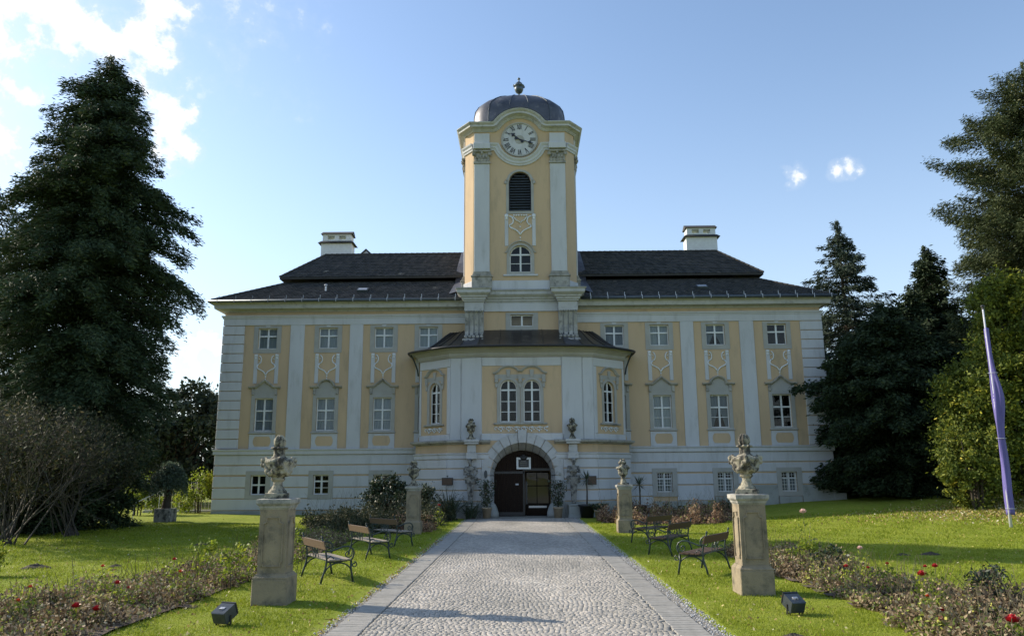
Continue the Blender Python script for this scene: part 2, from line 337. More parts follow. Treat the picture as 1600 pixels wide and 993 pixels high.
def make_path():
    mb = MB(); mb.box(PX-2.75, PX+2.75, 2, 38.0, -.06, -.028)
    fl = [(PX-2.75,38.0),(PX+2.75,38.0),(3.7,38.8),(3.9,39.1),(-3.9,39.1),(-3.7,38.8)]
    mb.prismz(fl, -.045, .004)
    path = mb.build('path', M['gravelbase'], kind='structure')
    # border stones
    protos = []
    for q in range(4):
        p = MB(); w, d = .42, .146
        r = [RNG.uniform(-.006,.006) for _ in range(8)]
        p.add([(-w/2,-d/2,-.05),(w/2,-d/2,-.05),(w/2,d/2,-.05),(-w/2,d/2,-.05),(-w/2,-d/2,-.006),(w/2,-d/2,-.006),(w/2,d/2,-.006),(-w/2,d/2,-.006),
               (-w/2+.012,-d/2+.012,r[0]*.5),(w/2-.012,-d/2+.012,r[1]*.5),(w/2-.012,d/2-.012,r[2]*.5),(-w/2+.012,d/2-.012,r[3]*.5)], CF)
        me = p.mesh('border_stone'); me.materials.append(M['border']); protos.append(me)
    far = []
    for k in range(196):
        for s in (-1, 1):
            y = 6.2+k*.163
            if y > 38: break
            if k >= 150: far.append((PX+s*2.27,y)); continue
            o = link('border_stone', protos[(k*7+s) % 4], path); o.location = (PX+s*2.27+random.uniform(-.008,.008), y, random.uniform(-.004,.003)); o.rotation_euler = (0,0,random.uniform(-.012,.012)+(pi if k % 3 == 0 else 0))
    fb = MB()
    for x_, y_ in far: fb.bbox(x_-.21,x_+.21,y_-.077,y_+.077,-.05,random.uniform(-.003,.003))
    fb.build('border_stones', M['border'], path, kind='stuff')
    # cobbles
    rng = random.Random(7); V = []; rnd = []; cnt = 0; cells = []
    y = 5.0; row = 0
    while y < 38.0:
        pitch = .076
        x = PX-2.04+(.055 if row % 2 else .0); yy = y
        while x < PX+2.0:
            w = rng.uniform(.062,.088)
            cells.append((x+w/2, yy+.025*sin((x-PX)*1.5)+rng.uniform(-.008,.008), w*.94, pitch*rng.uniform(.88,.96), rng.uniform(-.005,.001)))
            x += w
        y += pitch; row += 1
    cells.sort(key=lambda c: (abs(c[1]-10.2) > .45, abs(c[1]-10.3)+abs(c[0])*.01))
    near = cells[:300]; rest = cells[300:]
    pm = []
    for q in range(6):
        v = cobble_verts(0, 0, .081, .081, 0, rng); m2 = bpy.data.meshes.new('cobble'); m2.from_pydata(v, [], CF); m2.materials.append(M['cobble'])
        a = m2.attributes.new('rnd','FLOAT','FACE'); a.data.foreach_set('value', [(.05,.25,.45,.6,.75,.95)[q]]*9); pm.append(m2)
    for c in near:
        o = link('cobble', rng.choice(pm), path); o.location = (c[0], c[1], c[4]); o.rotation_euler = (0,0,rng.choice((0,pi))+rng.uniform(-.04,.04)); o.scale = (c[2]/.081, c[3]/.081, .8)
    V = []; R = []
    for c in rest:
        V += cobble_verts(*c[:4], c[4], rng); R += [min(1,max(0,rng.random()*.75+.125+.45*noise.noise(Vector((c[0]*.9,c[1]*.35,0)))-.22*max(0,abs(c[0]-PX)-1.7)/.3))]*9
    n = len(rest); F = (np.arange(n)[:,None,None]*12+np.array(CF)[None]).reshape(-1,4)
    npmesh('cobbles', np.array(V), F, M['cobble'], path, rnd=R, kind='stuff')
    # gravel margin
    n = 4500; g = np.random.default_rng(3); sx = g.choice([-1,1], n, p=[.22,.78]); gx = PX+sx*(2.5+g.random(n)**1.2*np.where(sx>0,.26,.16)); gy = 8+g.random(n)**1.3*30; s = g.uniform(.008,.019,n)
    base = np.array([(1,0,0),(0,1,0),(-1,0,0),(0,-1,0),(0,0,.8),(0,0,-.8)]); V = np.stack([gx,gy,np.full(n,-.012)+s*.4],1)[:,None,:]+base[None]*s[:,None,None]*g.uniform(.6,1.2,(n,6,1))
    f = np.array([(0,1,4),(1,2,4),(2,3,4),(3,0,4),(1,0,5),(2,1,5),(3,2,5),(0,3,5)]); F = (np.arange(n)[:,None,None]*6+f[None]).reshape(-1,3)
    npmesh('gravel_margin', V.reshape(-1,3), F, M['gravel'], path, rnd=np.repeat(g.random(n),8), kind='stuff')
make_path()

# ------------------------------------------------------------------ palace
def sweep(mb, pts, outs, ups, prof, closed=False):
    n = len(prof); m = len(pts); vs = []; fs = []
    for p, o, u in zip(pts, outs, ups):
        for a, b in prof: vs.append(tuple(Vector(p)+Vector(o)*a+Vector(u)*b))
    for j in range(m if closed else m-1):
        k = (j+1) % m
        for i in range(n): fs.append((j*n+i, j*n+(i+1)%n, k*n+(i+1)%n, k*n+i))
    if not closed: fs.append(tuple(range(n-1,-1,-1))); fs.append(tuple(range((m-1)*n, m*n)))
    mb.add(vs, fs)
def mitre(pts, closed=False):
    res = []; m = len(pts)
    for i in range(m):
        def nrm(a, b):
            dx, dy = b[0]-a[0], b[1]-a[1]; l = sqrt(dx*dx+dy*dy); return (dy/l, -dx/l)
        if closed: a = nrm(pts[i-1], pts[i]); b = nrm(pts[i], pts[(i+1)%m])
        else:
            a = nrm(pts[i-1], pts[i]) if i > 0 else nrm(pts[0], pts[1]); b = nrm(pts[i], pts[i+1]) if i < m-1 else a
            if i == 0: a = b
        s = (a[0]+b[0], a[1]+b[1]); d = 1+a[0]*b[0]+a[1]*b[1]; d = max(d, .25)
        res.append((s[0]/d, s[1]/d))
    return res
def plan_sweep(mb, pts, z, prof, closed=False):
    ms = mitre(pts, closed); sweep(mb, [(x,y,z) for x,y in pts], [(a,b,0) for a,b in ms], [(0,0,1)]*len(pts), prof, closed)
def xz_sweep(mb, pts, y, prof):
    ms = mitre(pts); sweep(mb, [(x,y,z) for x,z in pts], [(0,-1,0)]*len(pts), [(-a,0,-b) for a,b in ms], prof)
def archz(x, w, z1, rise): return z1-rise+rise*sqrt(max(0, 1-(2*x/w)**2))
def wall_sheet(mb, x0, x1, z0, z1, ops=(), depth=.22, y=0.0):
    """front wall with openings (xa,xb,za,zb,rise) and their reveals"""
    xs_ = sorted({x0, x1} | {v for o in ops for v in o[:2]}); zs_ = sorted({z0, z1} | {v for o in ops for v in o[2:4]})
    for i in range(len(xs_)-1):
        for j in range(len(zs_)-1):
            cx, cz = (xs_[i]+xs_[i+1])/2, (zs_[j]+zs_[j+1])/2
            if any(o[0] < cx < o[1] and o[2] < cz < o[3] for o in ops): continue
            a, b, c, d = xs_[i], xs_[i+1], zs_[j], zs_[j+1]
            mb.add([(a,y,c),(b,y,c),(b,y,d),(a,y,d)], [(0,1,2,3)])
    for xa, xb, za, zb, rise in ops:
        w = xb-xa; xm = (xa+xb)/2; n = 12 if rise else 1
        top = [(xa+w*k/n, archz(xa+w*k/n-xm, w, zb, rise) if rise else zb) for k in range(n+1)]
        if rise:
            for k in range(n): mb.add([(top[k][0],y,top[k][1]),(top[k+1][0],y,top[k+1][1]),(top[k+1][0],y,zb),(top[k][0],y,zb)], [(0,1,2,3)])
        loop = [(xa,za),(xb,za)]+top[::-1]
        m = len(loop)
        for k in range(m):
            p, q = loop[k], loop[(k+1)%m]
            if abs(p[0]-q[0])+abs(p[1]-q[1]) < 1e-6: continue
            mb.add([(p[0],y,p[1]),(q[0],y,q[1]),(q[0],y+depth,q[1]),(p[0],y+depth,p[1])], [(0,1,2,3)])
PX0, PY0 = 0.0, 42.0
palace = empty('palace', (PX0, PY0, 0), label='pale yellow and white baroque palace with dark roofs and a central clock tower', category='palace') if 0 else empty('palace', (PX0, PY0, 0), label='pale yellow and white baroque palace with dark roofs and a central clock tower', cat='palace')
W = T((0, -PY0, 0))                  # palace geometry is written with world depths
FAC = Matrix.Identity(4)             # facade plane: local y = 0
def segM(p0, p1):
    d = Vector((p1[0]-p0[0], p1[1]-p0[1], 0)); l = d.length; d /= l
    m = Matrix(((d.x, -d.y, 0, (p0[0]+p1[0])/2), (d.y, d.x, 0, (p0[1]+p1[1])/2-PY0), (0,0,1,0), (0,0,0,1)))
    return m, l
SURF = {'n': 0}
def window(Mx, x, w, z0, z1, rows, cols=2, rise=0, curtain=None, surround=(.22,.2,.2,.03), smat='grey', bars=None, fy=.13, louver=False, name='window'):
    Mw = Mx @ T((x,0,0)); s, t, b, pr = surround; h = w/2; n = 12
    mb = MB(Mw)
    zs = z1-rise
    mb.box(-h-s, -h+.002, -pr, .02, z0, zs); mb.box(h-.002, h+s, -pr, .02, z0, zs); mb.box(-h-s, h+s, -pr-.003, .02, z0-b, z0+.002)
    if rise:
        for k in range(n):
            a0, a1 = pi-pi*k/n, pi-pi*(k+1)/n
            mb.prism([(h*cos(a0), zs+rise*sin(a0)), (h*cos(a1), zs+rise*sin(a1)), ((h+s)*cos(a1), zs+(rise+t)*sin(a1)), ((h+s)*cos(a0), zs+(rise+t)*sin(a0))], -pr, .02)
    else: mb.box(-h-s, h+s, -pr-.002, .02, z1, z1+t)
    win = mb.build(name, M[smat], palace)
    # frame
    f = MB(Mw); fw = .055; y0, y1 = fy, fy+.06
    f.box(-h, -h+fw, y0, y1, z0, zs); f.box(h-fw, h, y0, y1, z0, zs); f.box(-h+fw, h-fw, y0, y1, z0, z0+fw)
    if rise:
        for k in range(n):
            a0, a1 = pi-pi*k/n, pi-pi*(k+1)/n
            f.prism([((h-fw)*cos(a0), zs+(rise-fw)*sin(a0)), ((h-fw)*cos(a1), zs+(rise-fw)*sin(a1)), (h*cos(a1), zs+rise*sin(a1)), (h*cos(a0), zs+rise*sin(a0))], y0, y1)
    else: f.box(-h+fw, h-fw, y0, y1, z1-fw, z1)
    if louver:
        li = MB(Mw); li.box(-h, h, .5, .52, z0, z1)
        f2 = f.build('frame', M['black'], win)
        k = z0+.1
        sl_me = None
        while k < z1-.15:
            hw = h-fw if k+.1 < zs else max(.08, h*sqrt(max(0, 1-((k+.1-zs)/rise)**2))-fw)
            q = MB(Mw); q.add([(-hw,y0+.02,k),(hw,y0+.02,k),(hw,y0+.14,k+.10),(-hw,y0+.14,k+.10),(-hw,y0+.02,k+.02),(hw,y0+.02,k+.02),(hw,y0+.14,k+.12),(-hw,y0+.14,k+.12)], [(0,1,2,3),(7,6,5,4),(0,4,5,1),(1,5,6,2),(3,2,6,7),(0,3,7,4)])
            q.build('louver_slat', M['gutter'], win); k += .155
        li.build('interior', M['dark'], win); return win
    cw = w/cols; xsp = [-h+cw*k for k in range(cols+1)]
    for k in range(1, cols):
        tw = .045 if (k*2 == cols) else .018
        f.box(xsp[k]-tw, xsp[k]+tw, y0-.012, y1, z0+fw, (archz(xsp[k], w, z1, rise) if rise else z1)-fw)
    zsp = [z0+(z1-z0)*r for r in rows]
    for i, zz in enumerate(zsp[1:-1]):
        tw = .04 if (i == len(zsp)-3 and len(zsp) > 3) or len(zsp) == 3 else .016
        f.box(-h+fw, h-fw, y0-.006, y1-.004, zz-tw, zz+tw)
    f.build('frame', M['casing'], win)
    for i in range(cols):
        for j in range(len(zsp)-1):
            xa, xb, za, zb = xsp[i]+.01, xsp[i+1]-.01, zsp[j]+.008, zsp[j+1]-.008
            if rise:
                if zb < zs: poly = [(xa,za),(xb,za),(xb,zb),(xa,zb)]
                else:
                    poly = [(xa,za),(xb,za)]+[(xb+(xa-xb)*k/6, min(zb, archz(xb+(xa-xb)*k/6, w-.02, z1-.01, rise))) for k in range(7)]
                    poly = [p for k, p in enumerate(poly) if k < 2 or p[1] > za+.001]
            else: poly = [(xa,za),(xb,za),(xb,zb),(xa,zb)]
            g = MB(Mw); tilt = random.uniform(-.004,.004)
            g.add([(px_, y1-.022+tilt*(pz_-z0), pz_) for px_, pz_ in poly], [tuple(range(len(poly)))])
            g.build('pane', M['glass'], win)
    # room behind and curtain
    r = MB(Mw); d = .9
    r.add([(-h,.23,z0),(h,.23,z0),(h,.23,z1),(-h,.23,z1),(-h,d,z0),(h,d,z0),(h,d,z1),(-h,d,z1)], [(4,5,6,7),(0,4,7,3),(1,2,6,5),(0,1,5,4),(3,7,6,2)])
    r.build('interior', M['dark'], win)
    if curtain:
        c = MB(Mw); nn = 28; xs_ = [-h+.02+(w-.04)*k/nn for k in range(nn+1)]
        if curtain == 'drape':
            for sgn in (-1, 1):
                vs = []; 
                for k in range(9):
                    u = k/8
                    for zz, wd in ((z1-.03, .5), (z0+(z1-z0)*.5, .40), (z0+.05, .16)):
                        vs.append((sgn*(h-.02-u*w*wd), .245+.02*sin(k*2.4), zz))
                fs = [(k*3+q, (k+1)*3+q, (k+1)*3+q+1, k*3+q+1) for k in range(8) for q in range(2)]
                c.add(vs, fs)
        else:
            zt = z1-.02 if curtain != 'half' else z0+(z1-z0)*.62
            vs = [(x_, .245+.012*sin(k*1.9)+.008*sin(k*.7), zz) for k, x_ in enumerate(xs_) for zz in (z0+.03, zt)]
            c.add(vs, [(2*k, 2*k+2, 2*k+3, 2*k+1) for k in range(nn)])
        c.build('curtain', M['curtain2'] if curtain in ('grey','drape','half') else M['curtain'], win, smooth=True)
    if bars:
        b_ = MB(Mw)
        for k in range(1, 6): xx = -h+w*k/6; b_.box(xx-.008, xx+.008, -.01, .006, z0, z1)
        for k in range(1, 6): zz = z0+(z1-z0)*k/6; b_.box(-h, h, -.004, .010, zz-.008, zz+.008)
        b_.build('window_grille', M['casing'], win)
    return win

WX = (5.1, 7.55, 10.62, 13.97)
ops = []
for s in (-1, 1):
    for x in WX: ops += [(s*x-.52, s*x+.52, 8.89, 10.04, 0)]
    for x in WX: ops += [(s*x-.50, s*x+.50, 4.42, 6.18, 0)]
    for x in (7.5, 10.7, 14.05): ops += [(s*x-.41, s*x+.41, 1.08, 2.10, 0)]
mb = MB(); wall_sheet(mb, -16.4, 16.4, -.4, 11.3, ops)
B = MB(W)
B.add([(-16.4,42,-.4),(-16.4,51,-.4),(-16.4,51,11.3),(-16.4,42,11.3)], [(0,3,2,1)]); B.add([(16.4,42,-.4),(16.4,51,-.4),(16.4,51,11.3),(16.4,42,11.3)], [(0,1,2,3)])
mb.v += B.v[:]; mb.f += [tuple(i+len(mb.v)-len(B.v) for i in f) for f in B.f]
q = MB(T((0,9,0)) @ Matrix.Diagonal((1,1,1,1))); wall_sheet(q, -16.4, 16.4, -.4, 11.3, [(-1.5,1.5,0,3.1,0)], depth=-.2); b0 = len(mb.v); mb.v += q.v; mb.f += [tuple(i+b0 for i in f) for f in q.f]
mb.build('wall', M['yellow'], palace)

def part(name, mb, m, **k): return mb.build(name, M[m], palace, **k)
def pbox(name, m, *a, c=.012):
    b = MB(); b.bbox(*a, c=c); return part(name, b, m)
for s in (-1, 1):
    for x0, x1 in ((8.70,9.43),(11.93,12.71)):
        a, b = (x0, x1) if s > 0 else (-x1, -x0); pbox('pilaster', 'white', a, b, -.06, .01, 3.46, 10.20)
    # quoins
    for k in range(13):
        z = 3.50+k*.5155; a, b = (15.25, 16.46) if s > 0 else (-16.46, -15.25)
        qb = MB(); qb.bbox(a, b, -.07, .012, z, z+.475, c=.015)
        if s < 0: qb.box(-16.475, -16.39, .012, 1.1, z+.003, z+.472)
        else: qb.box(16.39, 16.475, .012, 1.1, z+.003, z+.472)
        part('quoin_block', qb, 'white')
    # horizontal bands of the ground floor, split round the window surrounds
    bands = [(.10,.26,'plinth'),(.30,.85,'white'),(.90,1.42,"white"),(1.48,2.03,"white"),(2.115,2.58,"white"),(2.64,3.14,'white')]
    for z0, z1, mm in bands:
        sp = [5.4]
        for x in (7.5, 10.7, 14.05):
            if z0 < 2.05 and z1 > .88: sp += [x-.64, x+.64]
        if s > 0 and z1 < .88: sp += [6.86]
        else: sp += [16.46]
        for i in range(0, len(sp), 2):
            a, b = sp[i], sp[i+1]; 
            if s < 0: a, b = -b, -a
            if s > 0 and z1 < 1.5 and a > 7: continue
            zz0 = z0 if z0 > .15 else -.3
            pbox('rustication_band', mm, a, b, -.05 if mm == 'white' else -.08, .01, zz0, z1)
# raised grey plinth of the right wing, where the ground climbs
for a, b, z in ((8.14,10.06,.62),(8.14,10.06,0),(11.34,13.41,1.42),(14.69,16.50,1.42)):
    if z: pbox('plinth_panel', 'plinth', a, b, -.085, .01, -.3, z)
pbox('plinth_panel', 'plinth', 6.9, 8.1, -.083, .01, -.3, .62); pbox('plinth_panel', 'plinth', 10.1, 11.3, -.083, .01, -.3, .84); pbox('plinth_panel', 'plinth', 13.45, 14.65, -.083, .01, -.3, .84)
pbox('rustication_band', 'white', 8.14, 10.06, -.05, .01, .66, 1.42); pbox('corner_step', 'plinth', 16.3, 16.95, -.16, .9, -.3, .98, c=.03)
# string course above the ground floor
b = MB(W); prof = [(0,0),(.10,0),(.12,.03),(.12,.20),(.17,.24),(.17,.29),(0,.31)]
plan_sweep(b, [(-16.41,50.9),(-16.41,41.99),(-5.3,41.99)], 3.16, prof); part('string_course', b, 'white')
b = MB(W); plan_sweep(b, [(5.3,41.99),(16.41,41.99),(16.41,50.9)], 3.16, prof); part('string_course', b, 'white')
# frieze and main cornice
for s in (-1, 1):
    pbox('frieze', 'white', *( (-16.45,-2.9) if s < 0 else (2.9,16.45) ), -.063, .01, 10.202, 10.60)
    line = [(-16.41,50.9),(-16.41,41.99),(-2.8,41.99)] if s < 0 else [(2.8,41.99),(16.41,41.99),(16.41,50.9)]
    b = MB(W); plan_sweep(b, line, 10.58, [(0,0),(.09,.0),(.09,.05),(.14,.10),(.14,.16),(0,.16)]); part('architrave_moulding', b, 'white')
    b = MB(W); plan_sweep(b, line, 11.0, [(0,-.06),(.05,-.06),(.08,0),(.22,.06),(.44,.07),(.45,.09),(.47,.27),(.52,.31),(.60,.38),(.61,.46),(0,.47)]); part('cornice', b, 'wornw')
# windows
cur_u = {(-13.97):'net', (-10.62):'net', (-7.55):'net', (-5.1):'net', 5.1:'grey', 7.55:'net', 10.62:'drape', 13.97:None}
cur_m = {(-13.97):'net', (-10.62):'net', (-7.55):'net', (-5.1):'net', 5.1:'net', 7.55:'net', 10.62:'drape', 13.97:None}
ap = [(.34*cos(a)+ (.14 if cos(a) > 0 else -.14) , .0+.29*max(-.9,min(.9,1.25*sin(a)))) for a in [2*pi*k/24 for k in range(24)]]
for s in (-1, 1):
    for xi, x in enumerate(WX):
        X = s*x
        window(FAC, X, 1.04, 8.89, 10.04, (0,.62,1), curtain=cur_u[X], surround=(.24,.13,.24,.025))
        kb = MB(T((X,0,0))); kb.prism([(-.09,10.10),(.09,10.10),(.13,10.185),(-.13,10.185)], -.035, .005); part('keystone', kb, 'white')
        # white strips and stucco scrolls below
        if xi > 0:
            for t in ((-1, 1)): pbox('panel_strip', 'white', X+t*.575-.10, X+t*.575+.10, -.035, .01, 6.98, 8.60)
            o = MB(T((X,0,0)))
            for t in (-1, 1):
                o.tube([(t*(.42-.13*sin(a)-.02), -.02, 8.28+.22*cos(a)) for a in [pi*k/9 for k in range(10)]], .034, 5)
                o.tube([(t*.42, -.02, 8.06), (t*.50, -.03, 7.92), (t*.44, -.03, 7.80), (t*.28, -.03, 7.72), (t*.13, -.03, 7.64), (t*.04, -.03, 7.52), (t*.005, -.02, 7.40)], .038, 5)
                o.tube([(t*.34, -.02, 8.30), (t*.40, -.03, 8.35), (t*.44,-.03,8.30)], .02, 5)
                o.ball((t*.575,-.045,8.52), (.09,.035,.08), 8, 5); o.ball((t*.575,-.045,8.38), (.06,.03,.06), 8, 5)
            o.ball((0,-.02,7.36), (.045,.03,.07), 8, 5); o.ball((0,-.02,7.22), (.03,.03,.04), 8, 5)
            part('stucco_scroll', o, 'casing', smooth=True)
        else: pbox('panel_strip', 'white', X+s*.575-.10, X+s*.575+.10, -.035, .01, 6.98, 8.60)
        # tall windows
        window(FAC, X, 1.00, 4.42, 6.18, (0,.32,.62,1), curtain=cur_m[X], surround=(.19,.22,.14,.035), smat='grey')
        hp = MB(); hp.prism([(X-.66,6.40),(X+.66,6.40),(X+.62,6.72),(X-.62,6.72)], -.028, .006); part('window_frieze', hp, 'grey')
        hd = MB(T((X,0,0)))
        if xi in (0, 1, 3): pts = [(-.86,6.68),(-.52,6.68),(-.40,6.73),(0,7.04),(.40,6.73),(.52,6.68),(.86,6.68)]
        else: pts = [(-.86,6.68),(-.50,6.68),(-.42,6.71)]+[(.36*cos(a), 6.72+.34*sin(a)) for a in [pi-pi*k/10 for k in range(11)]]+[(.42,6.71),(.50,6.68),(.86,6.68)]
        if xi == 3 or xi == 1: pass
        xz_sweep(hd, pts, .0, [(-.0,0),(.05,0),(.09,.04),(.15,.06),(.17,.10),(.17,.13),(0,.15)]); 
        for t in (-1, 1): hd.box(t*.62-.07, t*.62+.07, -.09, .01, 6.42, 6.70); hd.ball((t*.62,-.07,6.40), (.08,.05,.06), 8, 5)
        if xi == 2 or xi == 0: pass
        part('window_hood', hd, 'worn')
        fill = MB(T((X,0,0))); inner = [p for p in pts if abs(p[0]) < .5]; fill.prism([(-.45,6.66)]+inner+[(.45,6.66)], -.024, .004); part('pediment_field', fill, 'grey')
        sb = MB(T((X,0,0))); sb.bbox(-.74, .74, -.10, .01, 4.27, 4.35, c=.02); part('window_sill', sb, 'grey')
        pbox('apron_panel', 'white', X-.70, X+.70, -.045, .01, 3.468, 4.25)
        o = MB(T((X,0,3.87))); o.prism(ap, -.052, -.04); part('apron_oval', o, 'yellow')
    for x in (7.5, 10.7, 14.05):
        X = s*x; window(FAC, X, .82, 1.08, 2.10, (0,.5,1) if s < 0 and x > 11 else (0,.34,.67,1), cols=2, curtain='half' if s > 0 else None, bars=s > 0, surround=(.25,.22,.22,.075))

# ---------------- roofs
def tiles(name, e0, e1, t0, t1, parent=palace, rs=.20, tw=.19):
    """rows of tiles on a slope: eave e0-e1, top t0-t1 (world coordinates)"""
    e0, e1, t0, t1 = map(Vector, (e0, e1, t0, t1)); L = ((t0+t1)/2-(e0+e1)/2).length; nrow = max(2, int(L/rs)); V = []; R = []; F = []
    nrm = (e1-e0).cross(t0-e0).normalized(); 
    if nrm.z < 0: nrm = -nrm
    rng = random.Random(len(name)+int(e0.x*7)); k = 0
    for r in range(nrow):
        a0, b0 = e0.lerp(t0, r/nrow), e1.lerp(t1, r/nrow); a1, b1 = e0.lerp(t0, min(1,(r+1.12)/nrow)), e1.lerp(t1, min(1,(r+1.12)/nrow))
        n = max(1, int((b0-a0).length/tw)); off = .5*(r % 2)
        for i in range(n+1):
            u0, u1 = max(0, (i-off)/n), min(1, (i+1-off-.04)/n)
            if u1 <= u0: continue
            h = .045+rng.uniform(-.010,.014)
            p = [a0.lerp(b0,u0)+nrm*h, a0.lerp(b0,u1)+nrm*h, a1.lerp(b1,u1)+nrm*.006, a1.lerp(b1,u0)+nrm*.006]; um = (u0+u1)/2; p.insert(1, a0.lerp(b0,um)+nrm*h-(t0-e0).normalized()*.03)
            lo = [a0.lerp(b0,u0), a0.lerp(b0,um)-(t0-e0).normalized()*.03, a0.lerp(b0,u1)]
            V += [tuple(v) for v in (p[0],p[1],p[2],p[3],p[4],lo[0],lo[1],lo[2])]
            F += [(k,k+1,k+2,k+3),(k,k+3,k+4,k+4)]; 
            F[-1] = (k,k+3,k+4,k+4); F = F[:-1]+[(k,k+2,k+3,k+4)]; F[-2] = (k,k+1,k+2,k+2); F = F[:-2]+[(k,k+2,k+3,k+4),(k+5,k+6,k+1,k),(k+6,k+7,k+2,k+1)]
            # small nose triangle between the two lower corners
            c = rng.random(); c = c*.85 if rng.random() < .97 else c
            R += [c]*3; k += 8
    V = np.array(V)-np.array([PX0,PY0,0])
    npmesh(name, V, np.array(F), M['tile'], parent, rnd=R, kind='stuff')
def slab(name, pts, m, th=.1):
    b = MB(W); n = len(pts); b.add([tuple(p) for p in pts]+[(p[0],p[1],p[2]-th) for p in pts], [tuple(range(n)), tuple(range(2*n-1,n-1,-1))]+[(i,i+n,(i+1)%n+n,(i+1)%n) for i in range(n)]); return part(name, b, m)
EZ = 11.50
def roof():
    ex, y0, y1 = 16.98, 41.36, 51.2
    lo = lambda t, z: [(-ex+t,y0+t,z),(ex-t,y0+t,z),(ex-t,y1-t,z),(-ex+t,y1-t,z)]
    A, Bq = lo(0, EZ), lo(3.35, 13.32)
    for i in range(4):
        a, b, c, d = A[i], A[(i+1)%4], Bq[(i+1)%4], Bq[i]
        slab('lower_roof', [a,b,c,d], 'tilebase')
        if i != 2: tiles('roof_tiles', a, b, d, c)
    C_, D_ = lo(2.80, 13.50), lo(4.90, 15.42)
    D_ = [(-12.08,46.26,15.42),(12.08,46.26,15.42),(12.08,46.3,15.42),(-12.08,46.3,15.42)]
    for i in range(4):
        a, b, c, d = C_[i], C_[(i+1)%4], D_[(i+1)%4], D_[i]
        slab('upper_roof', [a,b,c,d], 'tilebase', .12)
        if i != 2: tiles('roof_tiles', a, b, d, c)
    # hip and ridge tiles
    b = MB(W)
    for p, q in ((A[0],Bq[0]),(A[1],Bq[1]),(C_[0],D_[0]),(C_[1],D_[1]),(D_[0],D_[1])):
        p, q = Vector(p)+Vector((0,0,.03)), Vector(q)+Vector((0,0,.03)); n = max(2, int((q-p).length/.33))
        for k in range(n): b.tube([p.lerp(q, k/n), p.lerp(q, (k+1.1)/n)], .085, 6, .065)
    part('ridge_tiles', b, 'tilebase', kind='stuff')
    for s in (-1, 1):
        g = MB(W); x0, x1 = (-17.1, -3.3) if s < 0 else (3.3, 17.1)
        g.tube([(x0,41.28,11.44),(x1,41.28,11.44)], .085, 8); g.tube([(s*17.08,41.28,11.44),(s*17.08,50.5,11.44)], .085, 8); part('gutter', g, 'gutter', smooth=True)
        g = MB(W); k = x0+.5
        while k < x1: g.box(k-.012,k+.012,41.17,41.45,11.34,11.56); g.box(k-.012,k+.012,41.42,41.45,11.5,11.78); k += .93
        part('gutter_bracket', g, 'rail', kind='stuff')
    # small skylights
    for x in (-8.95, 10.2):
        b = MB(W @ T((x,42.72,12.30)) @ Matrix.Rotation(radians(28.5),4,'X')); b.box(-.30,.30,-.24,.24,-.02,.10); r = part('skylight', b, 'gutter')
        b = MB(W @ T((x,42.72,12.30)) @ Matrix.Rotation(radians(28.5),4,'X')); b.box(-.24,.24,-.18,.18,.10,.112); props(b.build('pane', M['rail'], r))
    b = MB(W @ T((-11.1,42.9,12.42))); b.tube([(0,0,-.1),(0,0,.22)], .06, 8); b.ball((0,0,.26),(.1,.1,.07)); part('roof_vent', b, 'rail')
    # lead flashing curving up to the tower
    for s in (-1, 1):
        b = MB(W); vs = []; n = 8
        for k in range(n+1):
            u = k/n; yy = 41.9+u*4.3; zz = EZ+.02+(yy-41.36)*.545; 
            if yy > 44.3: zz = 13.53+(yy-44.16)*.90+.05
            wv = 1.0-.35*u; vs += [(s*3.0,yy,zz+.55-.25*u),(s*(3.0+.25*wv),yy,zz+.28),(s*(3.0+wv),yy,zz+.06)]
        b.add(vs, [(k*3+q,(k+1)*3+q,(k+1)*3+q+1,k*3+q+1) for k in range(n) for q in range(2)]); part('roof_flashing', b, 'lead', smooth=True)
roof()
def chimney(x, y, z0, w, top):
    d = .9; b = MB(W @ T((x,y,0))); b.box(-w/2, w/2, -d/2, d/2, z0-1.2, top-.82); ch = part('chimney', b, 'casing')
    b = MB(W @ T((x,y,0))); b.lathe([(d/2+.0, top-.82),(d/2+.2,top-.74),(d/2+.2,top-.70),(d/2+.02,top-.60)], n=4); 
    b = MB(W @ T((x,y,0))); b.add([(-w/2-.18,-d/2-.18,top-.86),(w/2+.18,-d/2-.18,top-.86),(w/2+.18,d/2+.18,top-.86),(-w/2-.18,d/2+.18,top-.86),(-w/2,-d/2,top-.70),(w/2,-d/2,top-.70),(w/2,d/2,top-.70),(-w/2,d/2,top-.70)],
        [(0,1,5,4),(1,2,6,5),(2,3,7,6),(3,0,4,7),(3,2,1,0),(4,5,6,7)]); b.build('tiled_skirt', M['tilebase'], ch)
    b = MB(W @ T((x,y,0))); w2 = w-.14
    b.box(-w2/2, w2/2, -d/2+.04, d/2-.04, top-.705, top-.60); b.box(-w2/2, w2/2, -d/2+.04, d/2-.04, top-.34, top-.24)
    for u0, u1 in ((-w2/2,-w2/2+.32),(-.14,.14),(w2/2-.32,w2/2)): b.box(u0, u1, -d/2+.045, d/2-.045, top-.60, top-.34)
    b.build('chimney_head', M['casing'], ch)
    b = MB(W @ T((x,y,0))); b.prismx([(-d/2-.08,top-.25),(d/2+.08,top-.25),(0,top+.04)], -w/2-.03, w/2+.03); cp = b.build('chimney_cap', M['tilebase'], ch)
    V = []; 
chimney(-11.75, 48.0, 15.9, 1.95, 17.45); chimney(11.52, 48.0, 15.9, 1.95, 17.62)
b = MB(W @ T((-9.72,47.0,0))); b.prism([(-.34,15.0),(.34,15.0),(.34,15.62),(0,15.92),(-.34,15.62)], 0, 1.2); hb = part('roof_hatch', b, 'white')
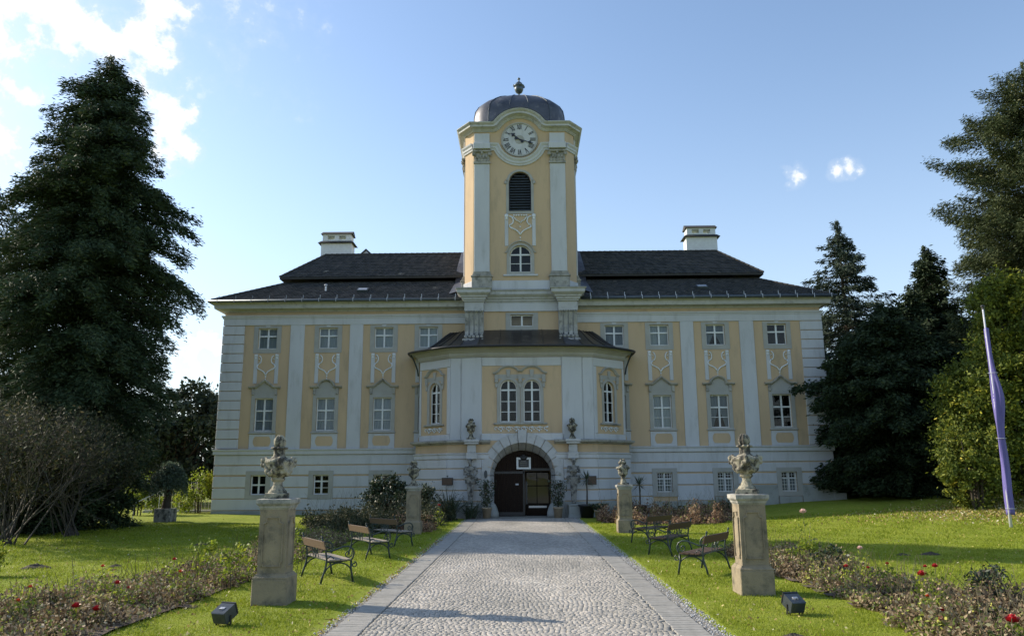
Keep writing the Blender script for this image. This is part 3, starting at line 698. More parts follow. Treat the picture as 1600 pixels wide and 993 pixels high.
b = MB(W @ T((-9.72,47.0,0))); b.prism([(-.44,15.56),(0,15.96),(.44,15.56),(.44,15.63),(0,16.04),(-.44,15.63)], -.06, 1.25); b.build('hatch_roof', M['tilebase'], hb)

# ---------------- tower
FY = 41.3; TZ0 = 11.88
TWP = [(-3.12,47.0),(-3.12,42.0),(-2.60,FY),(2.60,FY),(3.12,42.0),(3.12,47.0),(2.6,47.7),(-2.6,47.7)]
tb = MB(W @ T((0,FY,0)))
wall_sheet(tb, -2.60, 2.60, TZ0, 21.2, [(-.63,.63,16.42,18.76,.63),(-.60,.60,12.92,14.45,.60)], depth=.3)
t2 = MB(W)
for i in range(len(TWP)):
    if i == 2: continue
    p, q_ = TWP[i], TWP[(i+1)%len(TWP)]; t2.add([(p[0],p[1],TZ0),(q_[0],q_[1],TZ0),(q_[0],q_[1],21.2),(p[0],p[1],21.2)], [(0,1,2,3)])
b0 = len(tb.v); tb.v += t2.v; tb.f += [tuple(i+b0 for i in f) for f in t2.f]; part('tower_wall', tb, 'yellow')
# gable field behind the clock
gb = MB(W @ T((0,FY,0))); gb.prism([(-1.5,21.1)]+[(1.52*cos(a), 20.67+1.52*sin(a)) for a in [radians(160-140*k/20) for k in range(21)]]+[(1.5,21.1)], -.004, 1.6); part('clock_gable', gb, 'yellow')
TM = W @ T((0,FY,0))
window(TM, 0, 1.26, 16.42, 18.76, (0,1), rise=.63, surround=(.14,.12,.16,.03), louver=True, name='belfry_window')
window(TM, 0, 1.20, 12.92, 14.45, (0,.33,.66,1), rise=.60, surround=(.16,.14,.16,.03))
for t in (-1, 1):
    c = MB(TM); c.ball((t*.80,-.05,18.10), (.08,.05,.10), 8, 6); c.ball((t*.74,-.05,18.25), (.05,.05,.07), 8, 6); part('frame_volute', c, 'grey', smooth=True)
c = MB(TM); c.bbox(-.95,.95,-.09,.01,12.68,12.78); part('window_sill', c, 'white')
hd = MB(TM); xz_sweep(hd, [(-.86,14.0),(-.78,14.0)]+[(.76*cos(a), 13.86+.78*sin(a)) for a in [pi-.25-(pi-.5)*k/12 for k in range(13)]]+[(.78,14.0),(.86,14.0)], -.03, [(0,0),(.05,0),(.06,.05),(0,.06)]); part('window_hood', hd, 'grey')
# panel with strips and scrollwork
for t in (-1, 1):
    c = MB(TM); c.bbox(t*.76-.10,t*.76+.10,-.035,.01,14.4,16.25); part('panel_strip', c, 'white')
o = MB(TM)
for t in (-1, 1):
    o.tube([(t*(.62-.24*sin(a)), -.03, 15.86+.26*cos(a)) for a in [pi*k/10 for k in range(11)]], .042, 5)
    o.tube([(t*.62,-.03,15.55),(t*.52,-.03,15.45),(t*.36,-.03,15.38),(t*.18,-.03,15.28),(t*.06,-.03,15.15),(0,-.03,15.02)], .044, 5)
    o.tube([(0,-.03,15.72),(t*.1,-.04,15.84),(t*.22,-.04,15.88),(t*.32,-.04,16.02),(t*.42,-.04,16.1)], .03, 5)
    o.ball((t*.76,-.05,16.14), (.11,.04,.12), 8, 6); o.ball((t*.76,-.05,15.98), (.07,.04,.07), 8, 6)
    for k in range(3): o.ball((t*(.08+.13*k),-.04,16.17), (.06,.04,.05), 8, 5)
o.ball((0,-.03,15.5),(.04,.03,.05)); o.ball((0,-.03,14.88),(.04,.03,.06)); o.ball((0,-.03,14.72),(.025,.03,.04)); part('stucco_scroll', o, 'casing', smooth=True)
# tower pilasters, bases, capitals
def capital(Mx, w):
    c = MB(Mx); c.bbox(-w/2-.10, w/2+.10, -.24, .01, .66, .78); c.box(-w/2-.04,w/2+.04,-.17,.01,0,.10)
    for k in range(5):
        xx = -w/2+w*(k+.5)/5; c.ball((xx,-.12,.20), (.075,.06,.13), 8, 6); c.ball((xx,-.16,.31),(.05,.05,.04),6,5)
    for k in range(4):
        xx = -w/2+w*(k+1)/5; c.ball((xx,-.13,.42), (.075,.06,.12), 8, 6)
    for t in (-1, 1):
        c.ball((t*(w/2+.02),-.17,.54), (.12,.09,.12), 10, 8); c.tube([(t*(w/2+.02+.07*cos(a)),-.25,.54+.07*sin(a)) for a in [k*.6 for k in range(10)]], .02, 5)
    c.ball((0,-.20,.60),(.07,.06,.08)); c.box(-w/2,w/2,-.12,.01,.10,.66)
    return part('capital', c, 'worn', smooth=False)
def pil(Mx, w, base=True):
    c = MB(Mx); c.bbox(-w/2, w/2, -.10, .01, 12.94, 19.22); part('tower_pilaster', c, 'white')
    capital(Mx @ T((0,0,19.22)), w)
    if base:
        c = MB(Mx); c.bbox(-w/2-.12, w/2+.12, -.22, .01, TZ0, 12.62); c.bbox(-w/2-.16,w/2+.16,-.27,.01,12.625,12.70); c.bbox(-w/2-.09,w/2+.09,-.2,.01,12.705,12.80); c.bbox(-w/2-.05,w/2+.05,-.15,.01,12.805,12.935); part('pilaster_base', c, 'worn')
    c = MB(Mx); c.bbox(-w/2, w/2, -.12, .01, 20.42, 21.04); part('frieze_block', c, 'white')
for t in (-1, 1): pil(W @ T((t*2.13,FY,0)), .86)
for p, q_ in (((-3.12,47.0),(-3.12,42.0)),((3.12,42.0),(3.12,47.0))):
    mm, l = segM(p, q_)
    for t in (-1, 1): pil(mm @ T((t*1.75,0,0)), .86)
    window(mm, 0, 1.2, 16.42, 18.76, (0,1), rise=.6, surround=(.14,.12,.16,.03), louver=True, name='belfry_window')
b = MB(W); plan_sweep(b, TWP, TZ0, [(0,0),(.07,0),(.07,.52),(.05,.55),(0,.56)], closed=True); part('tower_base_band', b, 'white')
# architrave dipping under the clock
prof = [(0,0),(.06,0),(.08,.10),(.12,.13),(.13,.24),(.20,.33),(.22,.40),(.0,.42)]
lo_path = [(-2.60,20.03),(-1.50,20.03)]+[(1.58*cos(a), 20.67+1.58*sin(a)) for a in [radians(-156+132*k/26) for k in range(27)]]+[(1.50,20.03),(2.60,20.03)]
b = MB(TM); xz_sweep(b, lo_path, 0, prof); part('architrave_moulding', b, 'white')
for t in (-1, 1):
    b = MB(W); line = [(2.60,FY),(3.12,42.0),(3.12,47.0),(2.6,47.7)]; line = line if t > 0 else [(-x,y) for x, y in line][::-1]
    plan_sweep(b, line, 20.03, prof); part('architrave_moulding', b, 'white')
    b = MB(TM); b.bbox(t*2.13-.48, t*2.13+.48, -.33, .0, 20.04, 20.40); part('architrave_block', b, 'white')
# cornice rising over the clock
cp = [(0,0),(.06,0),(.09,.04),(.13,.06),(.13,.10),(.28,.17),(.38,.19),(.38,.30),(.44,.34),(.50,.40),(.50,.44),(0,.45)]
Rr = 1.30
up_path = [(-2.60,21.15),(-1.52,21.15),(-1.36,21.17)]+[(Rr*cos(a), 20.66+Rr*sin(a)) for a in [radians(150-120*k/24) for k in range(25)]]+[(1.36,21.17),(1.52,21.15),(2.60,21.15)]
b = MB(TM); xz_sweep(b, up_path, 0, cp); part('tower_cornice', b, 'wornw')
cp2 = [(a, z) for a, z in cp]
for t in (-1, 1):
    line = [(2.597,FY),(3.12,42.0),(3.12,47.0),(2.6,47.7),(0,47.7)]; line = line if t > 0 else [(-x,y) for x, y in line][::-1]
    b = MB(W); ms = mitre(line); e = 0 if t > 0 else len(line)-1
    tot = mitre([(-2.6,FY),(2.6,FY),(3.12,42.0)])[1]; ms[e] = (tot[0]*t, tot[1])
    sweep(b, [(x,y,21.15) for x,y in line], [(a_,b_,0) for a_,b_ in ms], [(0,0,1)]*len(line), cp2); part('tower_cornice', b, 'wornw')
    # closes the mitre of the front cornice
    b = MB(W); o2 = Vector((tot[0]*t, tot[1], 0)); base = Vector((t*2.6,FY,21.15)); vs = []
    for a_, z_ in cp: vs.append(tuple(base+Vector((0,-a_,z_))))
    for a_, z_ in cp: vs.append(tuple(base+o2*a_+Vector((0,0,z_))))
    n = len(cp); b.add(vs, [(i,(i+1)%n,n+(i+1)%n,n+i) for i in range(n)]); part('tower_cornice', b, 'wornw')
b = MB(W); pl = [(-3.5,47.2),(-3.5,41.85),(-2.8,40.86),(-1.72,40.86),(-1.72,41.4),(1.72,41.4),(1.72,40.86),(2.8,40.86),(3.5,41.85),(3.5,47.2),(2.8,48.0),(-2.8,48.0)]; b.prismz(pl, 21.595, 21.62); part('cornice_flashing', b, 'lead')
b = MB(TM); xz_sweep(b, [(x,z) for x,z in up_path[2:-2]], 0, [(-1.6,.455),(.53,.455),(.53,.48),(-1.6,.48)]); part('cornice_flashing', b, 'lead')
# dome
def dome():
    cx, cy = 0, 44.5
    prof = [(2.85,21.60),(2.80,22.2),(2.77,22.7),(2.70,23.1),(2.52,23.45),(2.22,23.80),(1.80,24.14),(1.35,24.40),(.9,24.57),(.5,24.67),(.12,24.74)]
    n = 16; seams = MB(W)
    def pt(r, z, a):
        k = (abs(cos(a))**4+abs(sin(a))**4)**(-.25); k = 1+(k-1)*min(1, r/2.6); return (cx+r*k*cos(a), cy+r*k*sin(a), z)
    for i in range(n):
        a0, a1 = 2*pi*(i+.5)/n, 2*pi*(i+1.5)/n; b = MB(W); vs = []; m = 4
        for r, z in prof:
            for k in range(m+1): vs.append(pt(r, z, a0+(a1-a0)*k/m))
        b.add(vs, [(j*(m+1)+k, j*(m+1)+k+1, (j+1)*(m+1)+k+1, (j+1)*(m+1)+k) for j in range(len(prof)-1) for k in range(m)])
        part('dome_panel', b, 'lead', smooth=True)
        seams.tube([pt(r+.015, z+.01, a0) for r, z in prof], .022, 5)
    part('dome_seams', seams, 'gutter', kind=None)
    b = MB(W @ T((cx,cy,-.30))); b.lathe([(.16,25.0),(.06,25.1),(.045,25.45),(.12,25.5),(.20,25.56),(.27,25.72),(.29,25.86),(.24,25.9),(.33,25.93),(.34,26.0),(.24,26.04),(.20,26.16),(.12,26.24),(.05,26.28),(.035,26.4),(.09,26.44),(.09,26.5),(.02,26.56)], n=14)
    for k in range(4): b.ball((.33*cos(k*pi/2+.3),.33*sin(k*pi/2+.3),25.97),(.06,.06,.08),8,5)
    b.build('finial', M['gutter'], palace, smooth=True)
dome()
# clock
def clock():
    cz = 20.67; y = -.03; b = MB(TM); n = 48
    b.prism([(.96*cos(2*pi*k/n), cz+.96*sin(2*pi*k/n)) for k in range(n)], y-.02, .0); c = part('clock', b, 'white')
    b = MB(TM); ring = []
    sweep(b, [(1.0*cos(2*pi*k/n), y-.02, cz+1.0*sin(2*pi*k/n)) for k in range(n)], [(0,-1,0)]*n, [(cos(2*pi*k/n),0,sin(2*pi*k/n)) for k in range(n)], [(-.02,-.04),(.05,-.04),(.05,.03),(-.02,.05)], closed=True); b.build('clock_rim', M['grey'], c)
    b = MB(TM); b.prism([(.26*cos(2*pi*k/24), cz+.26*sin(2*pi*k/24)) for k in range(24)], y-.035, y-.021); b.build('clock_centre', M['grey'], c)
    numerals = ['XII','I','II','III','IIII','V','VI','VII','VIII','IX','X','XI']
    for h, txt in enumerate(numerals):
        a = -2*pi*h/12; R = Matrix.Rotation(-a, 4, 'Y'); wd = {'I':.07,'V':.13,'X':.13}; tot = sum(wd[t] for t in txt); x = -tot/2
        b = MB(TM @ T((0,y-.022,cz)) @ R @ T((0,0,.765))); H = .15
        for t in txt:
            w = wd[t]; m = x+w/2
            def bar(xa, za, xb, zb, th): b.prism([(xa-th,za),(xa+th,za),(xb+th,zb),(xb-th,zb)], -.014, 0)
            if t == 'I': bar(m,-H,m,H,.018)
            if t == 'V': bar(m,-H,m-.055,H,.020); bar(m,-H,m+.055,H,.011)
            if t == 'X': bar(m+.055,-H,m-.055,H,.020); bar(m-.055,-H,m+.055,H,.011)
            x += w
        b.build('numeral', M['black'], c)
    def hand(name, ang, L, w, off):
        b = MB(TM @ T((0,y-off,cz)) @ Matrix.Rotation(radians(ang), 4, 'Y'))
        b.prism([(-w*.5,-.22),(w*.5,-.22),(w*.35,0),(w*.35,L*.62),(w*1.6,L*.70),(w*.9,L*.80),(w*.5,L*.86),(0,L),(-w*.5,L*.86),(-w*.9,L*.80),(-w*1.6,L*.70),(-w*.35,L*.62),(-w*.35,0)], -.012, 0)
        b.prism([(.09*cos(2*pi*k/12), .09*sin(2*pi*k/12)-.2) for k in range(12)], -.015, .001)
        b.build(name, M['black'], c)
    hand('hour_hand', 309, .62, .09, .05); hand('minute_hand', 108, .84, .06, .07)
clock()
# ---------------- block under the tower, with volute buttresses
b = MB(W); 
mbk = MB(W @ T((0,41.45,0))); wall_sheet(mbk, -3.0, 3.0, 8.3, 11.86, [(-.58,.66,9.92,10.56,0)], depth=.3)
for s in (-1, 1): mbk.add([(s*3.0,0,8.3),(s*3.0,.6,8.3),(s*3.0,.6,11.86),(s*3.0,0,11.86)], [(0,1,2,3)])
part('tower_block_wall', mbk, 'yellow')
window(W @ T((0,41.45,0)), .04, 1.24, 9.92, 10.56, (0,1), surround=(.26,.12,.2,.025))
ep = [(-3.05,42.0),(-3.05,40.86),(-2.02,40.86),(-2.02,41.42),(2.02,41.42),(2.02,40.86),(3.05,40.86),(3.05,42.0)]
b = MB(W); plan_sweep(b, ep, 11.20, [(0,-.02),(.05,0),(.05,.05),(.12,.10),(.12,.18),(.20,.22),(.20,.28),(.36,.40),(.38,.42),(.38,.58),(.46,.64),(.46,.66),(0,.68)]); part('block_cornice', b, 'wornw')
b = MB(W); b.prismz([(-3.4,41.9),(-3.4,40.5),(-1.7,40.5),(-1.7,41.05),(1.7,41.05),(1.7,40.5),(3.4,40.5),(3.4,41.9)], 11.872, 11.90); part('cornice_flashing', b, 'gutter')
b = MB(W); b.box(-2.0,2.0,41.36,41.46,10.74,11.19); part('frieze', b, 'white')
for s in (-1, 1):
    c = s*2.53; b = MB(W)
    b.box(c-.52,c+.52,40.90,41.99,10.70,11.22); core = [(41.99,8.6),(41.99,10.72),(40.98,10.72),(41.05,10.3),(41.12,9.9),(41.05,9.5),(40.85,9.15),(40.55,8.95),(40.5,8.6)]
    b.prismx(core, c-.50, c+.50); vb = part('volute_buttress', b, 'wornw')
    for k in range(4):
        x0 = c-.50+k*.262; o = .0
        r = MB(W); face = [(40.92,11.18),(40.93,10.72),(40.97,10.3),(41.03,9.9),(40.97,9.55),(40.76,9.25),(40.45,9.10),(40.22,8.98),(40.16,8.78),(40.28,8.62),(40.6,8.60),(40.9,9.0),(41.1,9.45),(41.15,10),(41.1,11.18)]
        r.prismx(face, x0+.015, x0+.205); r.build('volute_rib', M['worn'], vb)
    r = MB(W); 
    for k in range(8): r.ball((c-.46+k*.131,40.86,10.66), (.05,.05,.05), 8, 5)
    r.build('bead_row', M['worn'], vb, kind=None)
    r = MB(W)
    for k in range(5): r.ball((c-.48+k*.24,40.42+.05*(k%2),8.98), (.15,.16,.12), 8, 6); r.ball((c-.42+k*.21,40.62,9.20), (.10,.16,.12), 8, 6)
    r.build('weathered_leaf_carving', M['worn'], vb, smooth=True)

# ---------------- projecting bay
BU = [(-5.35,42.0),(-5.35,40.75),(-3.62,39.25),(-2.0,39.0),(2.0,39.0),(3.62,39.25),(5.35,40.75),(5.35,42.0)]
BL = [(-5.52,42.0),(-5.52,40.68),(-3.72,39.07),(-2.02,38.82),(2.02,38.82),(3.72,39.07),(5.52,40.68),(5.52,42.0)]
def bay():
    for i in range(7):
        m, l = segM(BU[i], BU[i+1]); b = MB(m); ops = []
        if i == 3: ops = [(-.08-.59-.43,-.08-.59+.43,4.6,6.72,.43),(-.08+.59-.43,-.08+.59+.43,4.6,6.72,.43)]
        if i in (1, 5): ops = [(-.40,.40,4.6,6.70,.40)]
        wall_sheet(b, -l/2, l/2, 3.6, 8.32, ops)
        part('bay_wall', b, 'yellow' if i in (1,3,5) else 'white')
        if i == 3:
            for t in (-1, 1): window(m, -.08+t*.59, .86, 4.6, 6.72, (0,.245,.49,.76,1), rise=.43, surround=(.15,.14,.05,.03))
        if i in (1, 5): window(m, 0, .80, 4.6, 6.70, (0,.245,.49,.76,1), rise=.40, surround=(.15,.14,.05,.03))
        # white base strip and frieze
        for z0, z1, pr in ((3.66,4.02,.045),(7.42,7.86,.045)):
            if i in (1,3,5): bb = MB(m); bb.bbox(-l/2+.004, l/2-.004, -pr, .01, z0, z1); part('white_band', bb, 'white')
        if i in (1, 5):
            e = -1 if i == 1 else 1; bb = MB(m); bb.bbox(*(sorted((e*(l/2), e*(l/2-.13)))), -.045, .01, 4.03, 7.41); part('corner_strip', bb, 'white')
            bb = MB(m); bb.bbox(*(sorted((-e*(l/2), -e*(l/2-.22)))), -.045, .01, 4.03, 7.41); part('corner_strip', bb, 'white')
        if i in (2, 4):
            for a, b_ in ((-l/2+.02, -l/2+.55),(-l/2+.60, l/2-.02)) if i == 2 else ((-l/2+.02, l/2-.60),(l/2-.55,l/2-.02)):
                bb = MB(m); bb.bbox(a, b_, -.07 if b_-a > .8 else -.04, .01, 3.68, 7.86); part('pilaster', bb, 'white')
        # hood mouldings, sills and stucco aprons
        if i in (1, 3, 5):
            xsx = (-.08-.59, -.08+.59) if i == 3 else (0,); hwid = 1.35 if i == 3 else .74; cx = -.08 if i == 3 else 0
            pth = [(cx-hwid,6.98),(cx-hwid+.12,7.0)]
            for xc in xsx: pth += [(xc+.50*cos(a), 6.98+.36*sin(a)) for a in [radians(160-140*k/10) for k in range(11)]]
            pth += [(cx+hwid-.12,7.0),(cx+hwid,6.98)]
            h = MB(m); xz_sweep(h, pth, 0, [(0,0),(.05,0),(.10,.05),(.13,.06),(.13,.10),(0,.11)])
            for xb in ([cx-hwid+.16, cx, cx+hwid-.16] if i == 3 else [-hwid+.14, hwid-.14]):
                h.box(xb-.09,xb+.09,-.09,.01,6.72,6.97); h.ball((xb,-.06,6.64),(.11,.06,.09),8,6); h.box(xb-.06,xb+.06,-.06,.01,6.40,6.60); h.ball((xb,-.05,6.36),(.06,.04,.06),8,6)
            part('window_hood', h, 'grey')
            h = MB(m)
            for xc in xsx: h.prism([(xc-.07,6.86),(xc+.07,6.86),(xc+.11,7.22),(xc-.11,7.22)], -.06, .004)
            h.prism([(cx-hwid+.1,6.78),(cx+hwid-.1,6.78),(cx+hwid-.1,6.99)]+([] if i != 3 else [(cx,6.99)])+[(cx-hwid+.1,6.99)], -.012, .003)
            part('hood_field', h, 'grey')
            h = MB(m); h.bbox(cx-hwid+.02, cx+hwid-.02, -.13, .01, 4.47, 4.56); part('window_sill', h, 'worn')
            o = MB(m); xx = cx-hwid+.12; k = 0
            while xx < cx+hwid-.1:
                o.tube([(xx+.085*(1-a/9)*cos(a), -.03, 4.27+.10*(1-a/9)*sin(a)) for a in [q*.7 for q in range(9)]], .024, 5)
                if k % 2: o.ball((xx+.09,-.03,4.36), (.07,.03,.04), 8, 5); o.ball((xx+.07,-.03,4.17),(.05,.03,.05),8,5)
                xx += .19; k += 1
            part('stucco_scroll', o, 'casing', smooth=True)
        # lower storey
        m, l = segM(BL[i], BL[i+1]); b = MB(m)
        if i == 3: wall_sheet(b, -l/2, l/2, -.2, 4.02, [(-1.62,1.62,-.2,3.60,1.58)], depth=.1)
        else: wall_sheet(b, -l/2, l/2, -.2, 3.62)
        part('bay_wall', b, 'yellow')
        for z0, z1, mm in ((-.2,.74,'plinth'),(.79,1.26,'white'),(1.31,1.78,'white'),(1.83,2.31,'white'),(2.36,2.78,'white')):
            pr = .05 if mm == 'white' else .08
            if i == 3:
                for t in (-1, 1):
                    zc = 2.0; xin = 1.72 if z0 < zc else 1.66*sqrt(max(.02, 1-((z0-zc)/1.66)**2))+.06
                    bb = MB(m); bb.bbox(*sorted((t*xin, t*(l/2-.003))), -pr, .01, z0, z1); part('rustication_band', bb, mm)
            else: bb = MB(m); bb.bbox(-l/2+.003, l/2-.003, -pr, .01, z0, z1); part('rustication_band', bb, mm)
        if i == 3:
            bb = MB(m); 
    white_top = MB(W); white_top.prism([(-2.0,3.80)]+[(x, z) for x, z in ((-2.0,4.1),(2.0,4.1),(2.0,3.80))], 38.80, 39.02); 
    # ledges, broken by the arch
    led = [(0,0),(.10,.02),(.14,.06),(.26,.10),(.28,.16),(.28,.20),(0,.24)]; mid = [(0,0),(.06,0),(.08,.04),(.08,.20),(.13,.24),(.13,.28),(0,.30)]
    for s in (-1, 1):
        line = [(-5.52,42.0),(-5.52,40.68),(-3.72,39.07),(-2.02,38.82),(-1.58,38.82)]
        line2 = line[:-1]+[(-1.66,38.82)]
        if s > 0: line = [(-x,y) for x,y in line][::-1]; line2 = [(-x,y) for x,y in line2][::-1]
        b = MB(W); plan_sweep(b, line, 3.50, led); part('bay_ledge', b, 'worn')
        b = MB(W); plan_sweep(b, line2, 2.80, mid); part('bay_moulding', b, 'white')
        # console piers above the statues
        b = MB(W @ T((s*2.49,38.80,0))); b.bbox(-.26,.26,-.30,.06,2.79,3.10); b.bbox(-.21,.21,-.26,.06,3.105,3.50); b.bbox(-.34,.34,-.42,.06,3.505,3.60); b.bbox(-.38,.38,-.46,.06,3.605,3.74); part('console', b, 'wornw')
    # voussoirs
    n = 13; zc = 2.0; yf = 38.82
    for k in range(n):
        a0, a1 = pi-pi*k/n-.008, pi-pi*(k+1)/n+.008; key = k == 6
        ro, ho = (2.02, 2.08) if not key else (2.02, 2.20); f = yf-.09 if not key else yf-.15
        b = MB(W); sec = []
        for a in (a0, (a0+a1)/2, a1):
            sec.append([(ro*cos(a),f+.012,zc+ho*sin(a)),(1.60*cos(a),f+.012,zc+1.58*sin(a)),(1.42*cos(a),39.70,zc+1.22*sin(a)),(ro*cos(a),39.70,zc+ho*sin(a)*.98)])
        vs = [v for s_ in sec for v in s_]; fs = [(3,2,1,0),(8,9,10,11)]
        for j in range(2):
            for q in range(4): fs.append((j*4+q,j*4+(q+1)%4,(j+1)*4+(q+1)%4,(j+1)*4+q))
        b.add(vs, fs); part('voussoir', b, 'wornw' if k % 2 else 'wornw')
    for s in (-1, 1):
        for z0, z1 in ((-.2,.5),(.52,1.0),(1.02,1.5),(1.52,1.98)):
            b = MB(W); p = [(1.60,38.75),(2.02,38.75),(2.02,39.7),(1.42,39.7)]; p = [(s*x,y) for x,y in p]; p = p if s > 0 else p[::-1]
            b.prismz(p, z0, z1); part('jamb_stone', b, 'wornw')
        b = MB(W); b.lathe([(.34,0),(.33,.2),(.26,.45),(.17,.62),(.05,.70)], c=(s*1.50,38.92,0), n=12); part('wheel_guard', b, 'plinth', smooth=True)
    b = MB(W); b.bbox(-2.015,2.015,38.795,38.99,3.68,4.03); part('white_band', b, 'white')
    # bay eaves moulding and roof
    b = MB(W); plan_sweep(b, BU, 7.88, [(0,0),(.06,.0),(.10,.06),(.14,.10),(.14,.20),(.30,.34),(.42,.38),(.44,.44),(0,.46)]); part('bay_cornice', b, 'grey')
    nseg = 56; E = []; Tp = []
    ctrl = [(-5.98,42.0),(-6.0,41.2),(-5.92,40.55),(-5.2,39.75),(-4.0,38.80),(-2.9,38.48),(-1.5,38.36),(0,38.30)]
    ctrl = ctrl+[(-x,y) for x,y in ctrl[:-1]][::-1]
    tops = [(-3.9,42.0),(-3.85,41.98),(-3.6,41.95),(-3.4,41.9),(-3.1,41.6),(-2.6,41.5),(-1.4,41.46),(0,41.46)]; tops = tops+[(-x,y) for x,y in tops[:-1]][::-1]
    def samp(P, u):
        x = u*(len(P)-1); i = min(int(x), len(P)-2); f = x-i
        p0, p1, p2, p3 = P[max(i-1,0)], P[i], P[i+1], P[min(i+2,len(P)-1)]
        return tuple(.5*((2*p1[k])+(-p0[k]+p2[k])*f+(2*p0[k]-5*p1[k]+4*p2[k]-p3[k])*f*f+(-p0[k]+3*p1[k]-3*p2[k]+p3[k])*f**3) for k in range(2))
    zt = lambda u: 9.74-.05*abs(2*u-1)
    zp = [(0,0),(.12,.035),(.25,.10),(.4,.22),(.55,.40),(.7,.60),(.85,.82),(1,1)]
    def P3(u, t, h): e = samp(ctrl, u); q = samp(tops, u); return (e[0]+(q[0]-e[0])*t, e[1]+(q[1]-e[1])*t, 8.38+(zt(u)-8.38)*h)
    npan = 18; seams = MB(W)
    for p in range(npan):
        u0, u1 = p/npan, (p+1)/npan; b = MB(W); vs = []; m = 4
        for t, h in zp:
            for k in range(m+1): vs.append(P3(u0+(u1-u0)*k/m, t, h))
        b.add(vs, [(j*(m+1)+k,(j+1)*(m+1)+k,(j+1)*(m+1)+k+1,j*(m+1)+k+1) for j in range(len(zp)-1) for k in range(m)])
        part('roof_sheet', b, 'brownmetal' if p % 5 != 1 else 'lead', smooth=True)
        seams.tube([tuple(Vector(P3(u0, t, h))+Vector((0,-.01,.012))) for t, h in zp], .018, 5)
    part('roof_seams', seams, 'black')
    b = MB(W); us = [k/60 for k in range(61)]; b.tube([tuple(Vector(P3(u,0,0))+Vector((0,-.03,-.03))) for u in us], .06, 7); part('gutter', b, 'black', smooth=True)
    b = MB(W); vs = []
    for u in us: e = samp(ctrl, u); w_ = Vector((e[0]*.91, 42-(42-e[1])*.86, 8.31)); vs += [(e[0],e[1],8.34), tuple(w_)]
    b.add(vs, [(2*k,2*k+1,2*k+3,2*k+2) for k in range(60)]); part('eaves_soffit', b, 'wornw')
    b = MB(W); b.tube([(5.9,41.0,8.35),(5.75,41.3,8.0),(5.62,41.6,7.6),(5.6,41.8,7.3)], .045, 6); part('downpipe', b, 'gutter'); b = MB(W); b.tube([(-5.9,41.0,8.35),(-5.75,41.3,8.0),(-5.62,41.6,7.6),(-5.6,41.8,7.3)], .045, 6); part('downpipe', b, 'gutter')
bay()
# ---------------- gateway: door, transom, passage
def gate():
    yd = 39.62
    # tympanum of boards
    k = -1.40
    while k < 1.40:
        x0, x1 = k, min(k+.198, 1.41); zt0, zt1 = 2.0+1.2*sqrt(max(0,1-(x0/1.42)**2)), 2.0+1.2*sqrt(max(0,1-(x1/1.42)**2))
        b = MB(W); b.prism([(x0,2.28 if x0 > 0 else 2.12),(x1,2.28 if x0 > 0 else 2.12),(x1,max(zt1,2.29)),(x0,max(zt0,2.29))], yd, yd+.05); part('door_board', b, 'door')
        if x1 <= .05: b = MB(W); b.box(x0, x1, yd+.01, yd+.06, .02, 2.11); part('door_board', b, 'door')
        k += .202
    b = MB(W); b.box(-1.42,.06,yd-.03,yd+.0,2.08,2.20); b.box(.02,.10,yd-.03,yd+.04,.02,2.28); b.box(-1.42,.02,yd-.02,yd+.01,.05,.22); b.box(.10,1.42,yd-.03,yd+.05,2.22,2.34)
    b.box(.14,.24,yd-.05,yd-.02,.6,1.7) ; part('door_frame', b, 'black')
    b = MB(W); b.box(-.36,-.20,yd-.01,yd+.008,1.52,1.60); part('door_notice', b, 'white')
    # glazed right leaf, standing further in
    for x0, x1 in ((.14,.20),(1.30,1.36),(.70,.74)): b = MB(W); b.box(x0,x1,yd+.5,yd+.55,.05,2.2); part('glazed_door_stile', b, 'door')
    for z0, z1 in ((.03,.62),(2.12,2.2),(1.45,1.50)): b = MB(W); b.box(.2,1.3,yd+.505,yd+.545,z0,z1); part('glazed_door_rail', b, 'door')
    b = MB(W); b.box(.3,1.2,yd+.49,yd+.505,.40,.50); part('door_plate', b, 'rail')
    b = MB(W); b.add([(.2,yd+.52,.62),(1.3,yd+.52,.62),(1.3,yd+.52,2.12),(.2,yd+.52,2.12)],[(0,1,2,3)]); part('pane', b, 'glass')
    b = MB(W) # passage shell
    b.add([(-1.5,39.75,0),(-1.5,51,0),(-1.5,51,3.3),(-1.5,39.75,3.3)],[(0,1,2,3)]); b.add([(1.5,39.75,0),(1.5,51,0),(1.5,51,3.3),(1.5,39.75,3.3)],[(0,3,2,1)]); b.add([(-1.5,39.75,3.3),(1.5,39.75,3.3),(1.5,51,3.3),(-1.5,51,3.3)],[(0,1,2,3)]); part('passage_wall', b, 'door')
    b = MB(W); b.box(-1.5,1.5,39.3,58,-.05,.012); part('passage_floor', b, 'border')
    # framed board above the door and the carved piece on it
    b = MB(W); b.box(-.30,.42,yd-.09,yd-.04,2.30,2.88); fr = part('sign_frame', b, 'casing'); b = MB(W); b.box(-.20,.32,yd-.10,yd-.085,2.39,2.78); b.build('sign_panel', M['black'], fr)
    b = MB(W); b.ball((.06,yd-.12,2.84),(.16,.06,.10)); b.ball((.06,yd-.12,2.95),(.10,.05,.08)); b.ball((-.06,yd-.12,2.90),(.08,.05,.06)); b.ball((.18,yd-.12,2.90),(.08,.05,.06)); b.build('carved_crest', M['black'], fr, smooth=True)
    b = MB(W)
    for zz in (2.50, 2.60, 2.68): b.box(-.12+.05*(zz>2.65),.24-.05*(zz>2.65),yd-.103,yd-.1,zz,zz+.018)
    b.build('sign_lines', M['grey'], fr)
gate()
cy_ = empty('courtyard_wall', (0, 60, 0), label='yellow courtyard wall glimpsed through the open gateway', cat='wall')
b = MB(); b.box(-6,6,0,.4,-.2,5); b.build('wall', M['courtyard'], cy_)

